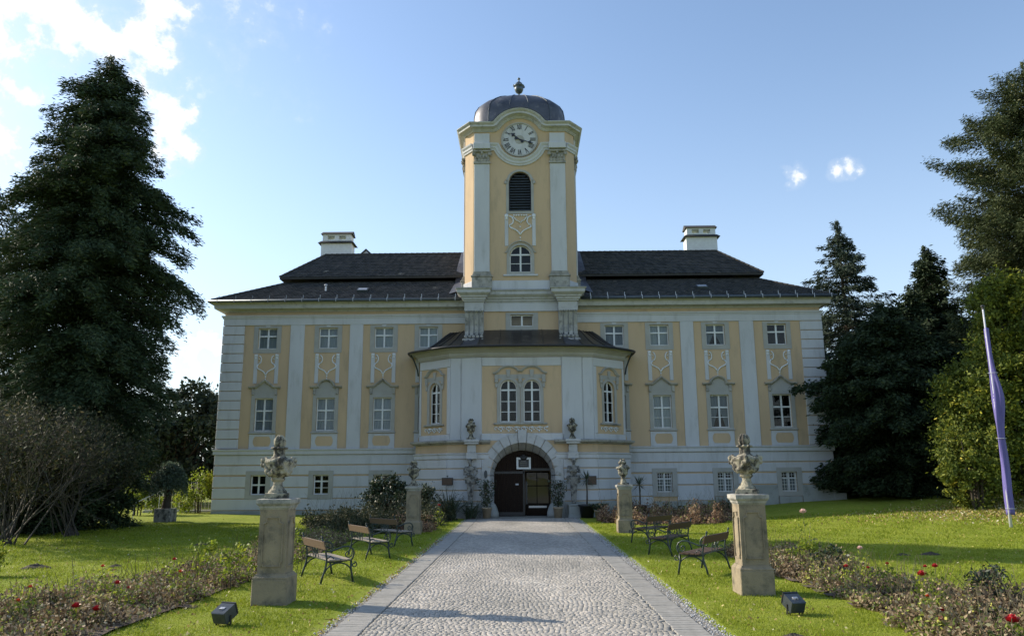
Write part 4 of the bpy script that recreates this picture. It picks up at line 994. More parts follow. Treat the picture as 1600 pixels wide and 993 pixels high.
# ------------------------------------------------------------------ urns, pedestals
def urn_blob(h=1.04):
    b = MB(); k = h/1.04
    b.lathe([(.02,0),(.20,0),(.20,.085),(.02,.085)], n=4, sq=False, c=(0,0,0)) if 0 else b.box(-.20,.20,-.20,.20,0,.085)
    b.lathe([(.17,.08),(.165,.12),(.12,.16),(.085,.22),(.08,.27),(.12,.30),(.13,.32),(.10,.335),(.19,.40),(.235,.48),(.25,.56),(.27,.60),(.255,.63),(.16,.66),(.11,.70),(.095,.76),(.10,.80),(.12,.83),(.095,.85)], n=28)
    b.ball((0,0,.935), (.10,.10,.11), 16, 10)
    for q in range(8):
        a = q*pi/4; b.tube([(.10*sin(t)*cos(a), .10*sin(t)*sin(a), .935+.112*cos(t)) for t in [.25+.3*j for j in range(8)]], .018, 6)
        b.tube([(.09*cos(a),.09*sin(a),.66),(.092*cos(a),.092*sin(a),.82)], .017, 6); b.ball((.125*cos(a),.125*sin(a),.835),(.035,.035,.022),8,6)
        b.ball((.19*cos(a+.39),.19*sin(a+.39),.43),(.05,.05,.055),8,6)
    # scrolled lugs and garlands hanging between them
    for q in range(4):
        a = q*pi/2+.15; c_, s_ = cos(a), sin(a)
        b.tube([((.24+.055*cos(t)+.012*t)*c_, (.24+.055*cos(t)+.012*t)*s_, .60+.055*sin(t)) for t in [j*.6 for j in range(9)]], .030, 7)
        b.ball((.285*c_,.285*s_,.63),(.045,.045,.045),10,7); b.ball((.29*c_,.29*s_,.56),(.035,.035,.05),10,7)
        for j in range(11):
            u = j/10; aa = a+u*pi/2; z = .61-.20*sin(pi*u); r = .262-.045*sin(pi*u)
            b.ball((r*cos(aa), r*sin(aa), z), (.036+.012*(j%2),)*3, 8, 6)
            r2 = .235-.07*sin(pi*u)*.3; z2 = .66-.05*sin(pi*u); b.ball((r2*cos(aa), r2*sin(aa), z2), (.034,)*3, 8, 6)
        for j in range(4): aa = a+.1; b.ball(((.245-.03*j)*cos(aa),(.245-.03*j)*sin(aa),.54-.05*j),(.035,.035,.04),8,6)
    b.v = [(x*k, y*k, z*k) for x, y, z in b.v]
    return b
def small_urn_blob(h=.9):
    b = MB(); b.box(-.15,.15,-.15,.15,0,.07)
    b.lathe([(.13,.065),(.10,.13),(.07,.22),(.075,.27),(.11,.30),(.16,.38),(.18,.48),(.19,.56),(.20,.60),(.17,.63),(.12,.66),(.08,.72),(.06,.80),(.01,.86)], n=24)
    rng = random.Random(3)
    for q in range(26):
        a = rng.uniform(0, 2*pi); z = rng.uniform(.55,.88); r = .20*(1-(z-.55)/.42)+.01
        b.ball((r*cos(a), r*sin(a), z), (rng.uniform(.03,.055),)*3, 8, 6)
    for q in range(6):
        a = q*pi/3; b.ball((.20*cos(a),.20*sin(a),.58),(.045,.045,.05),8,6); b.ball((.15*cos(a+.5),.15*sin(a+.5),.40),(.045,.045,.06),8,6)
    b.v = [(x*h/.9, y*h/.9, z*h/.9) for x, y, z in b.v]
    return b
def pedestal(x, y, rz, label, h=1.64, k=1.0, first=[None]):
    if first[0] is None or k != 1.0:
        p = empty('pedestal', (x,y,hz(x,y)), rz); w = .285*k
        b = MB(); b.bbox(-w,w,-w,w,-.1,.40,c=.012); b.build('base_block', M['sand'], p)
        b = MB(); b.lathe([(w*1.40,.40),(w*1.40,.42),(w*1.24,.455),(w*1.20,.475)], n=4); b.build('base_moulding', M['sand'], p)
        s = .225*k; t1 = h-.16; b = MB(); b.box(-s,s,-s,s,.47,t1); sh = b.build('shaft', M['sand'], p)
        b = MB()  # raised frame with an arched panel on each face
        for q in range(4):
            R = Matrix.Rotation(q*pi/2, 4, 'Z'); fb = MB(R); a = s*.66; z0, z1 = .60, t1-.14
            pl = [(-a,z0),(-a,z1-.10),(-a*.62,z1-.07),(-a*.62,z1),(a*.62,z1),(a*.62,z1-.07),(a,z1-.10),(a,z0+.08),(a*.85,z0+.05),(a*.85,z0),(-a*.85,z0),(-a*.85,z0+.05)]
            sweep(fb, [(px_, -s, pz_) for px_, pz_ in pl], [(0,-1,0)]*len(pl), [((px_ > 0)-(px_ < 0), 0, (pz_ > .9)-(pz_ < .9)) for px_, pz_ in pl], [(-.004,-.0),(.022,.004),(.022,.018),(-.004,.026)], closed=True)
            b0 = len(b.v); b.v += fb.v; b.f += [tuple(i+b0 for i in f) for f in fb.f]
        b.build('panel_moulding', M['sand'], sh)
        b = MB(); q = 1.414; b.lathe([(s*q,t1),(s*q+.03,t1+.03),(s*q+.035,t1+.055),(s*q+.075,t1+.085),(s*q+.085,t1+.10),(s*q+.085,h),(s*q+.0,h+.012)], n=4); b.build('cap', M['worn'], p)
        if k == 1.0: first[0] = p
    else: p = copy_tree(first[0]); p.location = (x,y,hz(x,y)); p.rotation_euler = (0,0,rz)
    props(p, label=label, cat='pedestal', group='stone pedestals with urns beside the drive'); return p
ped = [(-4.06,13.22,0,'tall weathered sandstone pedestal in the left foreground with a panelled shaft'),(3.93,13.98,0,'tall weathered sandstone pedestal in the right foreground beside the nearest bench'),
       (-3.86,28.2,0,'distant slim stone pedestal behind the left benches'),(3.62,28.45,0,'distant slim stone pedestal behind the right benches')]
heights = [1.64, 1.66, 1.56, 1.56]
for i, (x, y, r, l) in enumerate(ped): pedestal(x, y, r, l)
ub = remesh('urn', urn_blob(), .0100, M['urn'], amp=.006, fs=22); ub.location = (-4.09,13.22,hz(-4.06,13.22)+1.652); ub.rotation_euler = (0,0,.2); ub.scale = (.90,.90,.985)
props(ub, label='dark lichened garlanded stone urn on the left foreground pedestal', cat='urn', group='stone urns on pedestals')
u2 = ub.copy(); COL.objects.link(u2); u2.location = (3.93,13.98,hz(3.93,13.98)+1.652); u2.rotation_euler = (0,0,1.2)
props(u2, label='pale garlanded stone urn with a ball finial on the right foreground pedestal')
us = remesh('urn', small_urn_blob(), .014, M['urn'], amp=.010, fs=20); us.location = (-3.88,28.2,1.65); props(us, label='small flower topped stone urn on the distant left pedestal', cat='urn', group='stone urns on pedestals')
u3 = us.copy(); COL.objects.link(u3); u3.location = (3.60,28.45,1.65); u3.rotation_euler = (0,0,2); props(u3, label='small flower topped stone urn on the distant right pedestal')
for s, l in ((-1,'small stone vase on the ledge above the left statue'),(1,'small stone vase on the ledge above the right statue')):
    o = us.copy(); COL.objects.link(o); o.location = (s*2.49-.03,38.58,3.742); o.scale = (1.12,1.12,1.12); o.rotation_euler = (0,0,s+2); props(o, label=l, cat='urn', group='stone vases over the entrance')

# ------------------------------------------------------------------ statues flanking the gateway (herms on tapering shafts)
def herm(s, label):
    b = MB(); g = 1 if s > 0 else -1
    def cap(p, q, r0, r1): p, q = Vector(p), Vector(q); n = max(3, int((q-p).length/.05)); [b.ball(tuple(p.lerp(q,i/n)), (r0+(r1-r0)*i/n,)*3, 8, 6) for i in range(n+1)]
    b.ball((.02*g,-.05,2.02),(.105,.12,.14),14,10); b.ball((.02*g,-.14,1.99),(.03,.05,.03)); b.ball((.02*g,-.13,1.91),(.07,.06,.09))      # head, nose, beard
    for k in range(12): a = k*.52; b.ball((.02*g+.10*cos(a),-.03+.10*sin(a),2.10),(.04,.04,.04),8,6)
    cap((0,-.02,1.90),(0,0,1.78),.06,.075); b.ball((0,0,1.68),(.25,.14,.13),14,8); b.ball((0,-.02,1.52),(.19,.13,.20),14,8); b.ball((0,0,1.30),(.16,.12,.17),14,8)
    if s < 0:
        cap((-.23,0,1.72),(-.30,-.06,1.42),.07,.055); cap((-.30,-.06,1.42),(-.05,-.20,1.36),.05,.04); cap((.23,0,1.72),(.34,-.04,1.50),.07,.05); cap((.34,-.04,1.50),(.20,-.16,1.28),.05,.04)
        for k in range(4): cap((-.03+.01*k,-.21,1.38-.02*k),(.05,-.22,1.37-.025*k),.014,.011)
        cap((-.28,-.05,1.62),(.30,-.14,1.18),.06,.09); cap((.30,-.12,1.2),(.12,-.14,1.02),.08,.06); cap((-.22,-.02,1.2),(.24,-.1,1.0),.10,.08)
    else:
        cap((-.23,0,1.72),(-.28,-.10,1.50),.07,.055); cap((-.28,-.10,1.50),(.10,-.20,1.62),.05,.04); cap((.23,0,1.72),(.30,-.08,1.48),.07,.055); cap((.30,-.08,1.48),(-.02,-.20,1.52),.05,.04)
        for k in range(4): cap((.09,-.20,1.66-.025*k),(.17,-.21,1.67-.03*k),.014,.011)
        cap((-.24,0,1.22),(.24,0,1.16),.11,.12); cap((.24,-.05,1.3),(.28,-.02,1.0),.07,.05); cap((-.26,-.06,1.25),(-.28,-.04,.95),.06,.04)
    for k in range(6): x = -.2+.08*k; cap((x,-.12,1.22),(x+.02*g,-.10,.98-.04*(k%2)),.035,.025)
    b.add([(x*.10,y*.09,.0) for x,y in ((-1,-1),(1,-1),(1,1),(-1,1))]+[(x*.19,y*.13,1.25) for x,y in ((-1,-1),(1,-1),(1,1),(-1,1))], [(3,2,1,0),(4,5,6,7),(0,1,5,4),(1,2,6,5),(2,3,7,6),(3,0,4,7)])
    e = empty('statue', (s*2.50-.03,38.48,0), 0, label=label, cat='statue', group='herm statues beside the gateway')
    for i in range(len(b.v)): v = b.v[i]; b.v[i] = (v[0], v[1], v[2]+.66)
    remesh('figure', b, .018, M['statue'], e, amp=.012, fs=16)
    b = MB(); b.bbox(-.27,.27,-.24,.24,-.05,.56,c=.02); b.bbox(-.31,.31,-.28,.28,.56,.63,c=.02); b.bbox(-.30,.30,-.27,.27,-.05,.10,c=.02); b.build('plinth', M['plinth'], e)
    b = MB(); b.bbox(-.24,.24,-.2,.2,2.80,2.86) ; 
herm(-1, 'weathered bearded stone figure with draped shaft left of the gateway'); herm(1, 'pale stone figure with folded arms right of the gateway')

# ------------------------------------------------------------------ benches
def make_bench(seatm, backm):
    r = empty('bench', (0,0,0))
    for s in (-1, 1):
        b = MB(); y = s*.66; sp = lambda c, r0, a0, a1, dr, n=12: [(c[0]+(r0+dr*k/n)*cos(a0+(a1-a0)*k/n), y, c[1]+(r0+dr*k/n)*sin(a0+(a1-a0)*k/n)) for k in range(n+1)]
        b.tube([(-.34,y,0),(-.30,y,.14),(-.25,y,.30),(-.235,y,.44),(-.26,y,.60),(-.31,y,.74),(-.34,y,.84)], .021, 7, .016); b.ball((-.345,y,.855),(.022,.022,.022),8,6)
        b.tube([(.30,y,0),(.275,y,.12),(.25,y,.26),(.25,y,.40)], .021, 7)
        b.tube([(-.24,y,.40),(-.1,y,.385),(.1,y,.40),(.26,y,.415)], .018, 6)
        b.tube([(-.275,y,.20)]+[(.0+.27*cos(a), y, .15+.22*sin(a)) for a in [pi-.2-(pi-.4)*k/12 for k in range(13)]]+[(.265,y,.18)], .015, 6)
        b.tube([(-.26,y,.60),(-.17,y,.585),(-.06,y,.62),(.08,y,.665),(.19,y,.665),(.27,y,.62),(.305,y,.54),(.285,y,.46),(.25,y,.41)], .017, 6)
        b.tube(sp((.185,.53), .085, .5, .5-2*pi*1.25, -.07, 22), .012, 5)
        b.tube(sp((.315,.32), .055, 1.6, 1.6-2*pi*1.1, -.03, 16), .012, 5)
        b.tube([(-.245,y,.44),(-.16,y,.50),(-.10,y,.46),(-.13,y,.40)], .011, 5)
        for fx in (-.34,.30): b.ball((fx,y,.01),(.03,.025,.015),8,5)
        b.build('side_frame', M['iron'], r, smooth=True)
    for k in range(4):
        b = MB(); x0 = -.19+k*.108; b.bbox(x0,x0+.092,-.74,.74,.415,.44,c=.005); b.build('seat_slat', M[seatm], r)
    b = MB(Matrix.Rotation(radians(-17),4,'Y') @ T((0,0,0))); b.M = T((-.30,0,.70)) @ Matrix.Rotation(radians(-18),4,'Y'); b.bbox(-.012,.014,-.74,.74,-.075,.085,c=.006); b.build('backrest_board', M[backm], r)
    b = MB()
    for t in (-1, 1):
        b.tube([(-.262,t*(.11+.055*cos(a)*(1-k/16)), .545+.062*sin(a)*(1-k/16)) for k, a in enumerate([j*.55 for j in range(13)])], .010, 5)
        b.tube([(-.255,t*.03,.44),(-.262,t*.05,.54),(-.285,t*.02,.63)], .010, 5); b.tube([(-.25,t*.17,.44),(-.262,t*.165,.54),(-.285,t*.18,.63)], .010, 5)
    b.tube([(-.245,-.66,.425),(-.245,.66,.425)], .010, 5); b.tube([(0,-.66,.37),(0,.66,.37)], .010, 5); b.build('back_ornament', M['iron'], r)
    return r
b1 = make_bench('slatw','slat'); b2 = make_bench('slatd','slatd')
BN = [(b1,-3.90,16.12,31,'nearest left bench, brown backrest and greyed seat on dark iron frame'),(None,-3.90,20.42,31,'middle one of the three benches on the left lawn'),(None,-3.88,23.68,42,'farthest left bench, just before the distant left pedestal'),
      (b2,3.76,16.95,147,'nearest right bench, dark wood half behind the foreground pedestal'),(None,3.80,20.95,146,'middle one of the three benches on the right lawn'),(None,3.88,24.40,140,'farthest right bench, by the distant right pedestal')]
for i, (o, x, y, a, l) in enumerate(BN):
    if o is None: o = copy_tree(b1 if i < 3 else b2)
    o.location = (x,y,hz(x,y)); o.rotation_euler = (0,0,radians(a)); props(o, label=l, cat='bench', group='iron and wood benches on the lawn')

# ------------------------------------------------------------------ floodlights
def floodlight(x, y, rz, label):
    r = empty('floodlight', (x,y,hz(x,y)), rz, label=label, cat='floodlight', group='garden floodlights'); r.scale = (.78,.78,.84)
    Mx = T((0,0,.19)) @ Matrix.Rotation(radians(24),4,'X'); b = MB(Mx); b.bbox(-.145,.145,-.15,.15,-.10,.10,c=.012); b.build('housing', M['lamp'], r)
    b = MB(Mx); b.box(-.155,.155,.15,.175,-.09,.11); b.build('front_rim', M['black'], r)
    b = MB(Mx); b.box(-.125,.125,.176,.182,-.065,.085); b.build('lens', M['glass'], r)
    b = MB(Mx); b.box(-.05,.05,-.03,.02,.10,.112); b.tube([(-.03,-.05,.10),(-.03,-.05,.125),(.03,-.05,.125),(.03,-.05,.10)], .006, 5); b.build('latch', M['rail'], r)
    b = MB()
    for t in (-1, 1): b.box(t*.155-.006,t*.155+.006,-.02,.02,-.05,.18); b.tube([(t*.10,0,-.1),(t*.10,0,.05)], .012, 6)
    b.box(-.16,.16,-.02,.02,.03,.042); b.build('bracket', M['black'], r)
floodlight(-4.15,11.30,-.35,'black box floodlight on the grass before the left foreground pedestal'); floodlight(3.93,11.95,.25,'black box floodlight on the grass before the right foreground pedestal')

# ------------------------------------------------------------------ flagpole with furled purple banner
def flagpole():
    x, y = 16.70, 27.7; z = hz(x,y); r = empty('flagpole', (x,y,z), 0, label='white flagpole with a furled purple banner on the right lawn', cat='flagpole')
    b = MB(); b.tube([(0,0,-.2),(0,0,1.5),(0,0,7.65)], .055, 12, .03); b.build('pole', M['pole'], r, smooth=True)
    b = MB(); b.ball((0,0,7.72),(.07,.07,.06)); b.tube([(0,0,7.62),(0,0,7.70)], .045, 8); b.build('pole_cap', M['black'], r)
    b = MB(); n = 60; m = 22; vs = []
    for j in range(n+1):
        u = j/n; z_ = .42+u*6.5; rad = .105*(1-.55*u)+.02+(.075*math.exp(-((u-.62)/.13)**2)); ox = .06+(.10*math.exp(-((u-.62)/.13)**2))-.03*u
        for k in range(m):
            a = 2*pi*k/m; f = 1+.22*sin(3*a+z_*1.1)+.15*sin(7*a-z_*1.3)+.09*sin(11*a+z_*2)
            vs.append((ox+rad*f*cos(a), rad*f*sin(a)*.85, z_+.02*sin(a*2)))
    b.add(vs, [(j*m+k,j*m+(k+1)%m,(j+1)*m+(k+1)%m,(j+1)*m+k) for j in range(n) for k in range(m)]+[tuple(range(m-1,-1,-1)), tuple(range(n*m,(n+1)*m))]); b.build('banner', M['flag'], r, smooth=True)
    b = MB()
    for zz in (.62, 3.0, 5.3): b.tube([(.06+.16*cos(a),.14*sin(a),zz) for a in [2*pi*k/12 for k in range(13)]], .008, 4)
    b.build('tie_cord', M['pole'], r)
flagpole()

# ------------------------------------------------------------------ plaques, plates, fence, rail
def plaque(x, z, w, h, label, name='plaque', rim='black', face='slatd', y=38.76, oval=False, cat='plaque', rz=0):
    r = empty(name, (x,y,z), rz, label=label, cat=cat)
    if oval:
        b = MB(); b.prism([(w/2*cos(2*pi*k/20), h/2*sin(2*pi*k/20)) for k in range(20)], -.03, .02); b.build('board', M[rim], r)
        b = MB(); b.prism([(w*.4*cos(2*pi*k/20), h*.4*sin(2*pi*k/20)) for k in range(20)], -.036, -.028); b.build('face', M['lamp'], r)
    else:
        b = MB(); b.bbox(-w/2,w/2,-.035,.02,-h/2,h/2,c=.01); b.build('board', M[rim], r); b = MB(); b.box(-w/2+.03,w/2-.03,-.041,-.034,-h/2+.03,h/2-.03); b.build('face', M[face], r)
    return r
p_ = plaque(-3.67, 1.73, .56, .36, 'dark wall box with a small lantern top left of the gateway', y=38.72, rz=-.15); b = MB(); b.tube([(0,-.02,.18),(0,-.02,.24)], .01, 5); b.ball((0,-.02,.26),(.05,.03,.025)); b.build('finial', M['black'], p_)
b = MB(); b.add([(-.28,-.06,.17),(.28,-.06,.17),(.0,-.05,.26)],[(0,1,2)]); 
plaque(3.38, 1.74, .44, .42, 'dark brown notice board right of the right statue', y=38.72, rz=.15); plaque(-1.80, 2.06, .16, .38, 'dark oval plaque at the left edge of the gateway', y=38.72, oval=True)
plaque(-1.80, 1.50, .09, .34, 'narrow dark sign strip below the oval plaque', y=38.72); plaque(1.82, 1.52, .18, .18, 'small dark square plate right of the gateway', y=38.72); plaque(1.82, 2.05, .10, .14, 'tiny grey bell plate high right of the gateway', y=38.72, rim='plinth', face='grey')
def fence():
    r = empty('railing_fence', (-21.2,44.6,hz(-21.2,44.6)), 0, label='pale metal railing fence left of the palace behind bushes', cat='fence')
    for k in range(46):
        if k % 9 == 0: b = MB(); x = k*.105; b.box(x-.03,x+.03,-.03,.03,-.1,1.75); b.ball((x,0,1.80),(.05,.05,.06)); b.build('post', M['pole'], r)
        else:
            b = MB(); x = k*.105; b.tube([(x,0,.1),(x,0,1.6)], .010, 4); b.add([(x-.02,0,1.58),(x,-.01,1.58),(x+.02,0,1.58),(x,0,1.70)],[(0,1,3),(1,2,3)]); b.build('bar', M['gutter' if k % 2 else 'rail'], r)
    for z in (.14, 1.45): b = MB(); b.box(0,4.75,-.015,.015,z,z+.035); b.build('rail', M['rail'], r)
    b = MB(); b.bbox(-.1,4.85,-.12,.14,-.3,.12); b.build('base_kerb', M['wornw'], r)
fence()
def handrail():
    a, c = Vector((-17.75,33.2,.28)), Vector((-17.9,38.6,1.20)); a = Vector((-17.9,33.6,.25)); c = Vector((-18.6,41.8,1.25)); a = Vector((-17.75,33.3,.28)); c = Vector((-17.2,38.0,1.45))
    r = empty('handrail', tuple(a), 0, label='thin sloping metal handrail under the dark trees on the left', cat='handrail'); d = c-a
    b = MB(); b.tube([(0,0,0),tuple(d)], .022, 6); b.build('rail', M['rail'], r)
    for u in (.08,.5,.92): b = MB(); p = d*u; b.tube([tuple(p),(p.x,p.y,-.4)], .016, 5); b.build('post', M['rail'], r)
handrail()
# ------------------------------------------------------------------ molehills
def molehill(x, y, r, label, h=.10):
    b = MB(); rng = random.Random(int(x*31)); n, m = 18, 7; vs = [(0,0,h)]
    for j in range(1, m+1):
        for k in range(n): a = 2*pi*k/n; q = r*j/m*(1+.2*sin(a*3+x)); vs.append((q*cos(a)*1.4, q*sin(a), h*(1-(j/m))**.8*rng.uniform(.75,1.25)-.012*(j==m)))
    fs = [(0,1+k,1+(k+1)%n) for k in range(n)]+[(1+j*n+k,1+(j+1)*n+k,1+(j+1)*n+(k+1)%n,1+j*n+(k+1)%n) for j in range(m-1) for k in range(n)]
    b.add(vs, fs); o = b.build('molehill', M['mud'], None); o.location = (x,y,hz(x,y)+.005); props(o, label=label, cat='molehill', group='molehills on the lawns')
molehill(-11.1,18.3,.24,'largest dark molehill on the left lawn near the picture edge'); molehill(-9.4,18.6,.13,'small molehill just right of the largest left one',.06); molehill(-8.4,15.6,.16,'molehill touching the back of the left rose bed',.08)
molehill(-9.6,24.0,.16,'far molehill in the shade of the left lawn',.07); molehill(9.25,16.3,.22,'pale earth molehill on the sunlit right lawn'); molehill(10.2,20.4,.18,'dark molehill in the shadow band of the right lawn',.07); molehill(9.4,20.2,.14,'flat dark mound left of the shaded right molehill',.05)
molehill(3.35,10.3,.13,'little soil heap at the bottom edge of the right grass strip',.05)

# ------------------------------------------------------------------ vegetation
M['con_dark'] = rmat('dark_conifer_needles', [(0,(.022,.042,.020)), (.5,(.045,.072,.030)), (.85,(.080,.10,.042)), (1,(.14,.125,.055))], rough=.7, transl=.12)
M['con_blue'] = rmat('spruce_needles', [(0,(.022,.040,.028)), (.6,(.040,.062,.038)), (1,(.06,.085,.05))], rough=.7, transl=.1)
M['pine'] = rmat('pine_needles', [(0,(.038,.056,.022)), (.5,(.066,.086,.032)), (.85,(.105,.118,.045)), (1,(.17,.15,.06))], rough=.7, transl=.15)
M['yew'] = rmat('yew_needles', [(0,(.014,.028,.012)), (.6,(.030,.050,.019)), (1,(.060,.078,.028))], rough=.75, transl=.1)
M['gold'] = rmat('golden_bush_leaf', [(0,(.06,.085,.014)), (.4,(.12,.155,.022)), (.75,(.24,.26,.035)), (.9,(.46,.43,.05)), (1,(.60,.50,.07))], rough=.65, transl=.3)
M['wood'] = rmat('far_tree_leaf', [(0,(.022,.042,.030)), (.6,(.036,.060,.040)), (1,(.055,.075,.045))], rough=.8, transl=.1)
M['shrubleaf'] = rmat('shrub_leaf', [(0,(.020,.035,.016)), (.6,(.035,.055,.022)), (.9,(.055,.08,.03)), (1,(.14,.07,.03))], rough=.5, transl=.15, spec=.5)
M['lime'] = rmat('yellow_green_leaf', [(0,(.10,.15,.015)), (.5,(.20,.27,.025)), (1,(.42,.42,.05))], rough=.55, transl=.45)
M['bed'] = rmat('rose_bed_leaf', [(0,(.07,.05,.03)), (.18,(.15,.10,.06)), (.42,(.26,.19,.11)), (.60,(.38,.29,.17)), (.66,(.55,.46,.32)), (.72,(.10,.15,.03)), (.88,(.24,.30,.05)), (1,(.50,.50,.10))], rough=.7, transl=.25)
M['bedpink'] = rmat('autumn_shrub_leaf', [(0,(.08,.05,.035)), (.3,(.22,.13,.085)), (.6,(.36,.24,.15)), (.8,(.48,.35,.22)), (.9,(.16,.18,.04)), (1,(.28,.30,.06))], rough=.7, transl=.3)
M['olive'] = rmat('dull_green_leaf', [(0,(.022,.03,.013)), (.5,(.05,.06,.025)), (.85,(.09,.085,.04)), (1,(.16,.12,.06))], rough=.7, transl=.2)
M['red'] = mat('red_rose_petal', (.48,.010,.016), (.30,.005,.010), scale=40, rough=.5)
M['orange'] = mat('orange_red_petal', (.70,.10,.03), (.5,.05,.02), scale=40, rough=.5)
M['pinkp'] = mat('pale_pink_petal', (.78,.55,.48), (.66,.42,.36), scale=40, rough=.5)
M['sage'] = rmat('grey_green_leaf', [(0,(.05,.075,.05)), (1,(.14,.18,.12))], rough=.6, transl=.3)
M['palm'] = mat('palm_blade', (.04,.06,.035), (.06,.085,.045), scale=8, rough=.5)
M['stem'] = mat('rose_stem', (.10,.12,.04), (.16,.11,.06), scale=9, rough=.6)
def limbs(b, x, y, z, H, r0, pts):
    b.tube([(x,y,z-.3),(x,y,z+H*.15),(x+.05*H*.1,y,z+H*.5),(x,y,z+H*.97)], [r0*1.25, r0, r0*.6, .02], 9)
    for p in pts: b.tube(p, [.012*Vector(p[-1]).length**0*max(.02,(Vector(p[-1])-Vector(p[0])).length*.016), .015]+[.01]*(len(p)-2) if len(p) > 1 else .01, 4)
def conifer(name, x, y, H, prof, m, label, cat='tree', group=None, zb=.3, dz=.34, nb=8, size=.10, dens=60, droop=.25, rise=.1, seed=1, trunk=.3, spread=.16, lat=.38, gap=0.0, tip_up=0.0, skew=None, lo=.62, asp=.22):
    """whorled branches with needle sprays; prof = [(height fraction, reach), ...]"""
    rng = np.random.default_rng(seed); z0 = hz(x, y); root = empty(name, (x,y,z0), 0, label=label, cat=cat, group=group)
    hs, rs = zip(*prof); C = []; Dd = []; tb = MB(); lim = []
    z = zb
    while z < H*.985:
        f = z/H; Rm = np.interp(f, hs, rs); k = max(3, int(nb*(.5+.5*min(1, Rm/3))))
        for q in range(k):
            if rng.random() < gap: continue
            a = rng.uniform(0, 2*pi); L = Rm*rng.uniform(lo,1.10)*(1+.13*sin(a*2+z*.7+seed)+.10*sin(a*3-z*1.3))
            if skew: L *= 1+skew*cos(a-skew_dir) if False else 1
            zz = z+rng.uniform(-dz,dz)*.6; n = max(6, int(dens*L*(.35+.65*L/ (L+1)))); t = rng.random(n)**.62
            dirv = np.array([cos(a), sin(a)]); per = np.array([-sin(a), cos(a)]); wl = lat*L*(1-t)*np.minimum(1, t*3)+spread*.5
            u = rng.uniform(-1,1,n)*wl; hh = rise*L*t-droop*L*t*t+tip_up*L*t**4
            P = np.zeros((n,3)); P[:,:2] = dirv*(t*L)[:,None]+per*u[:,None]; P[:,2] = zz+hh-np.abs(u)*.25+rng.normal(0,spread*.35,n)
            P += rng.normal(0, spread*.35, (n,3)); C.append(P); d = np.zeros((n,3)); d[:,:2] = dirv*.8+per*np.sign(u)[:,None]*.6; d[:,2] = -.35; Dd.append(d)
            if L > .8 and rng.random() < .55: lim.append([(0,0,zz-.05),(dirv[0]*L*.5,dirv[1]*L*.5,zz+rise*L*.5-droop*L*.25-.04),(dirv[0]*L*.92,dirv[1]*L*.92,zz+rise*L*.92-droop*L*.85)])
        z += dz*rng.uniform(.7,1.3)
    n = int(260*H/10); t = rng.random(n); C.append(np.stack([rng.normal(0,.07,n)*(1+2*(1-t)), rng.normal(0,.07,n)*(1+2*(1-t)), H*(.86+.14*t)],1)); Dd.append(np.tile([0,0,.8],(n,1)))
    C = np.concatenate(C); Dd = np.concatenate(Dd); C[:,2] = np.maximum(C[:,2], .05)
    V, F = leaves(C, size, rng, asp, d=Dd)
    npmesh('crown', V, F, M[m], root, rnd=rng.beta(2,2.6,len(F)))
    tb.tube([(0,0,-.4),(0,0,H*.2),(.03*H*.1,0,H*.6),(0,0,H*.985)], [trunk*1.3, trunk, trunk*.55, .02], 9)
    for p in lim: tb.tube(p, [.05, .03, .012], 4)
    tb.build('trunk', M['bark'], root); return root
def bushy(name, x, y, blobs, m, label, cat='tree', group=None, n=30000, size=.10, seed=1, trunk=.2, clump=.42, flat=.75, nclump=None, shell=.55, stems=True):
    """blobs = ellipsoids (dx, dy, z, rx, ry, rz); leaf clumps through their volume, with limbs reaching into them"""
    rng = np.random.default_rng(seed); z0 = hz(x, y); root = empty(name, (x,y,z0), 0, label=label, cat=cat, group=group)
    vol = np.array([b[3]*b[4]*b[5] for b in blobs])**.67; w = vol/vol.sum(); nc = nclump or max(30, int(n/170)); C = []; cl = []
    for b, wi in zip(blobs, w):
        k = max(4, int(nc*wi)); d = rng.normal(size=(k,3)); d /= np.linalg.norm(d,axis=1)[:,None]; r = (shell+(1-shell)*rng.random(k))**.7*rng.uniform(.82,1.12,k)
        c = np.array(b[:3])+d*r[:,None]*np.array(b[3:]); cl.append(c)
    cl = np.concatenate(cl); cl[:,2] = np.maximum(cl[:,2], .15); m_ = max(5, n//len(cl)); sc = clump*rng.uniform(.55,1.35,len(cl))
    P = np.repeat(cl, m_, 0)+rng.normal(size=(len(cl)*m_,3))*np.repeat(sc,m_)[:,None]*np.array([.5,.5,.5*flat]); P[:,2] = np.maximum(P[:,2], .03)
    tone = np.repeat(rng.uniform(-.22,.22,len(cl)), m_)
    V, F = leaves(P, size, rng, .5); npmesh('crown', V, F, M[m], root, rnd=np.clip(rng.beta(2,2.6,len(F))+tone,0,1))
    if stems:
        tb = MB(); mz = max(b[2]+b[5] for b in blobs); nst = 1 if trunk > .08 else 5
        for q in range(nst):
            o = (0,0) if nst == 1 else (rng.normal(0,.12), rng.normal(0,.12)); tb.tube([(o[0],o[1],-.3),(o[0]*1.5,o[1]*1.5,mz*.3),(o[0]*3,o[1]*3,mz*.75)], [trunk*1.2, trunk*.8, trunk*.25], 8)
        for c in cl[::max(1,len(cl)//46)]:
            s_ = (c[0]*.12, c[1]*.12, min(c[2]*.55, mz*.6)); tb.tube([s_, (c[0]*.6,c[1]*.6,s_[2]+(c[2]-s_[2])*.45), tuple(c)], [trunk*.35, trunk*.2, trunk*.06+.004], 5)
        tb.build('trunk' if trunk > .08 else 'stem', M['bark'], root)
    return root
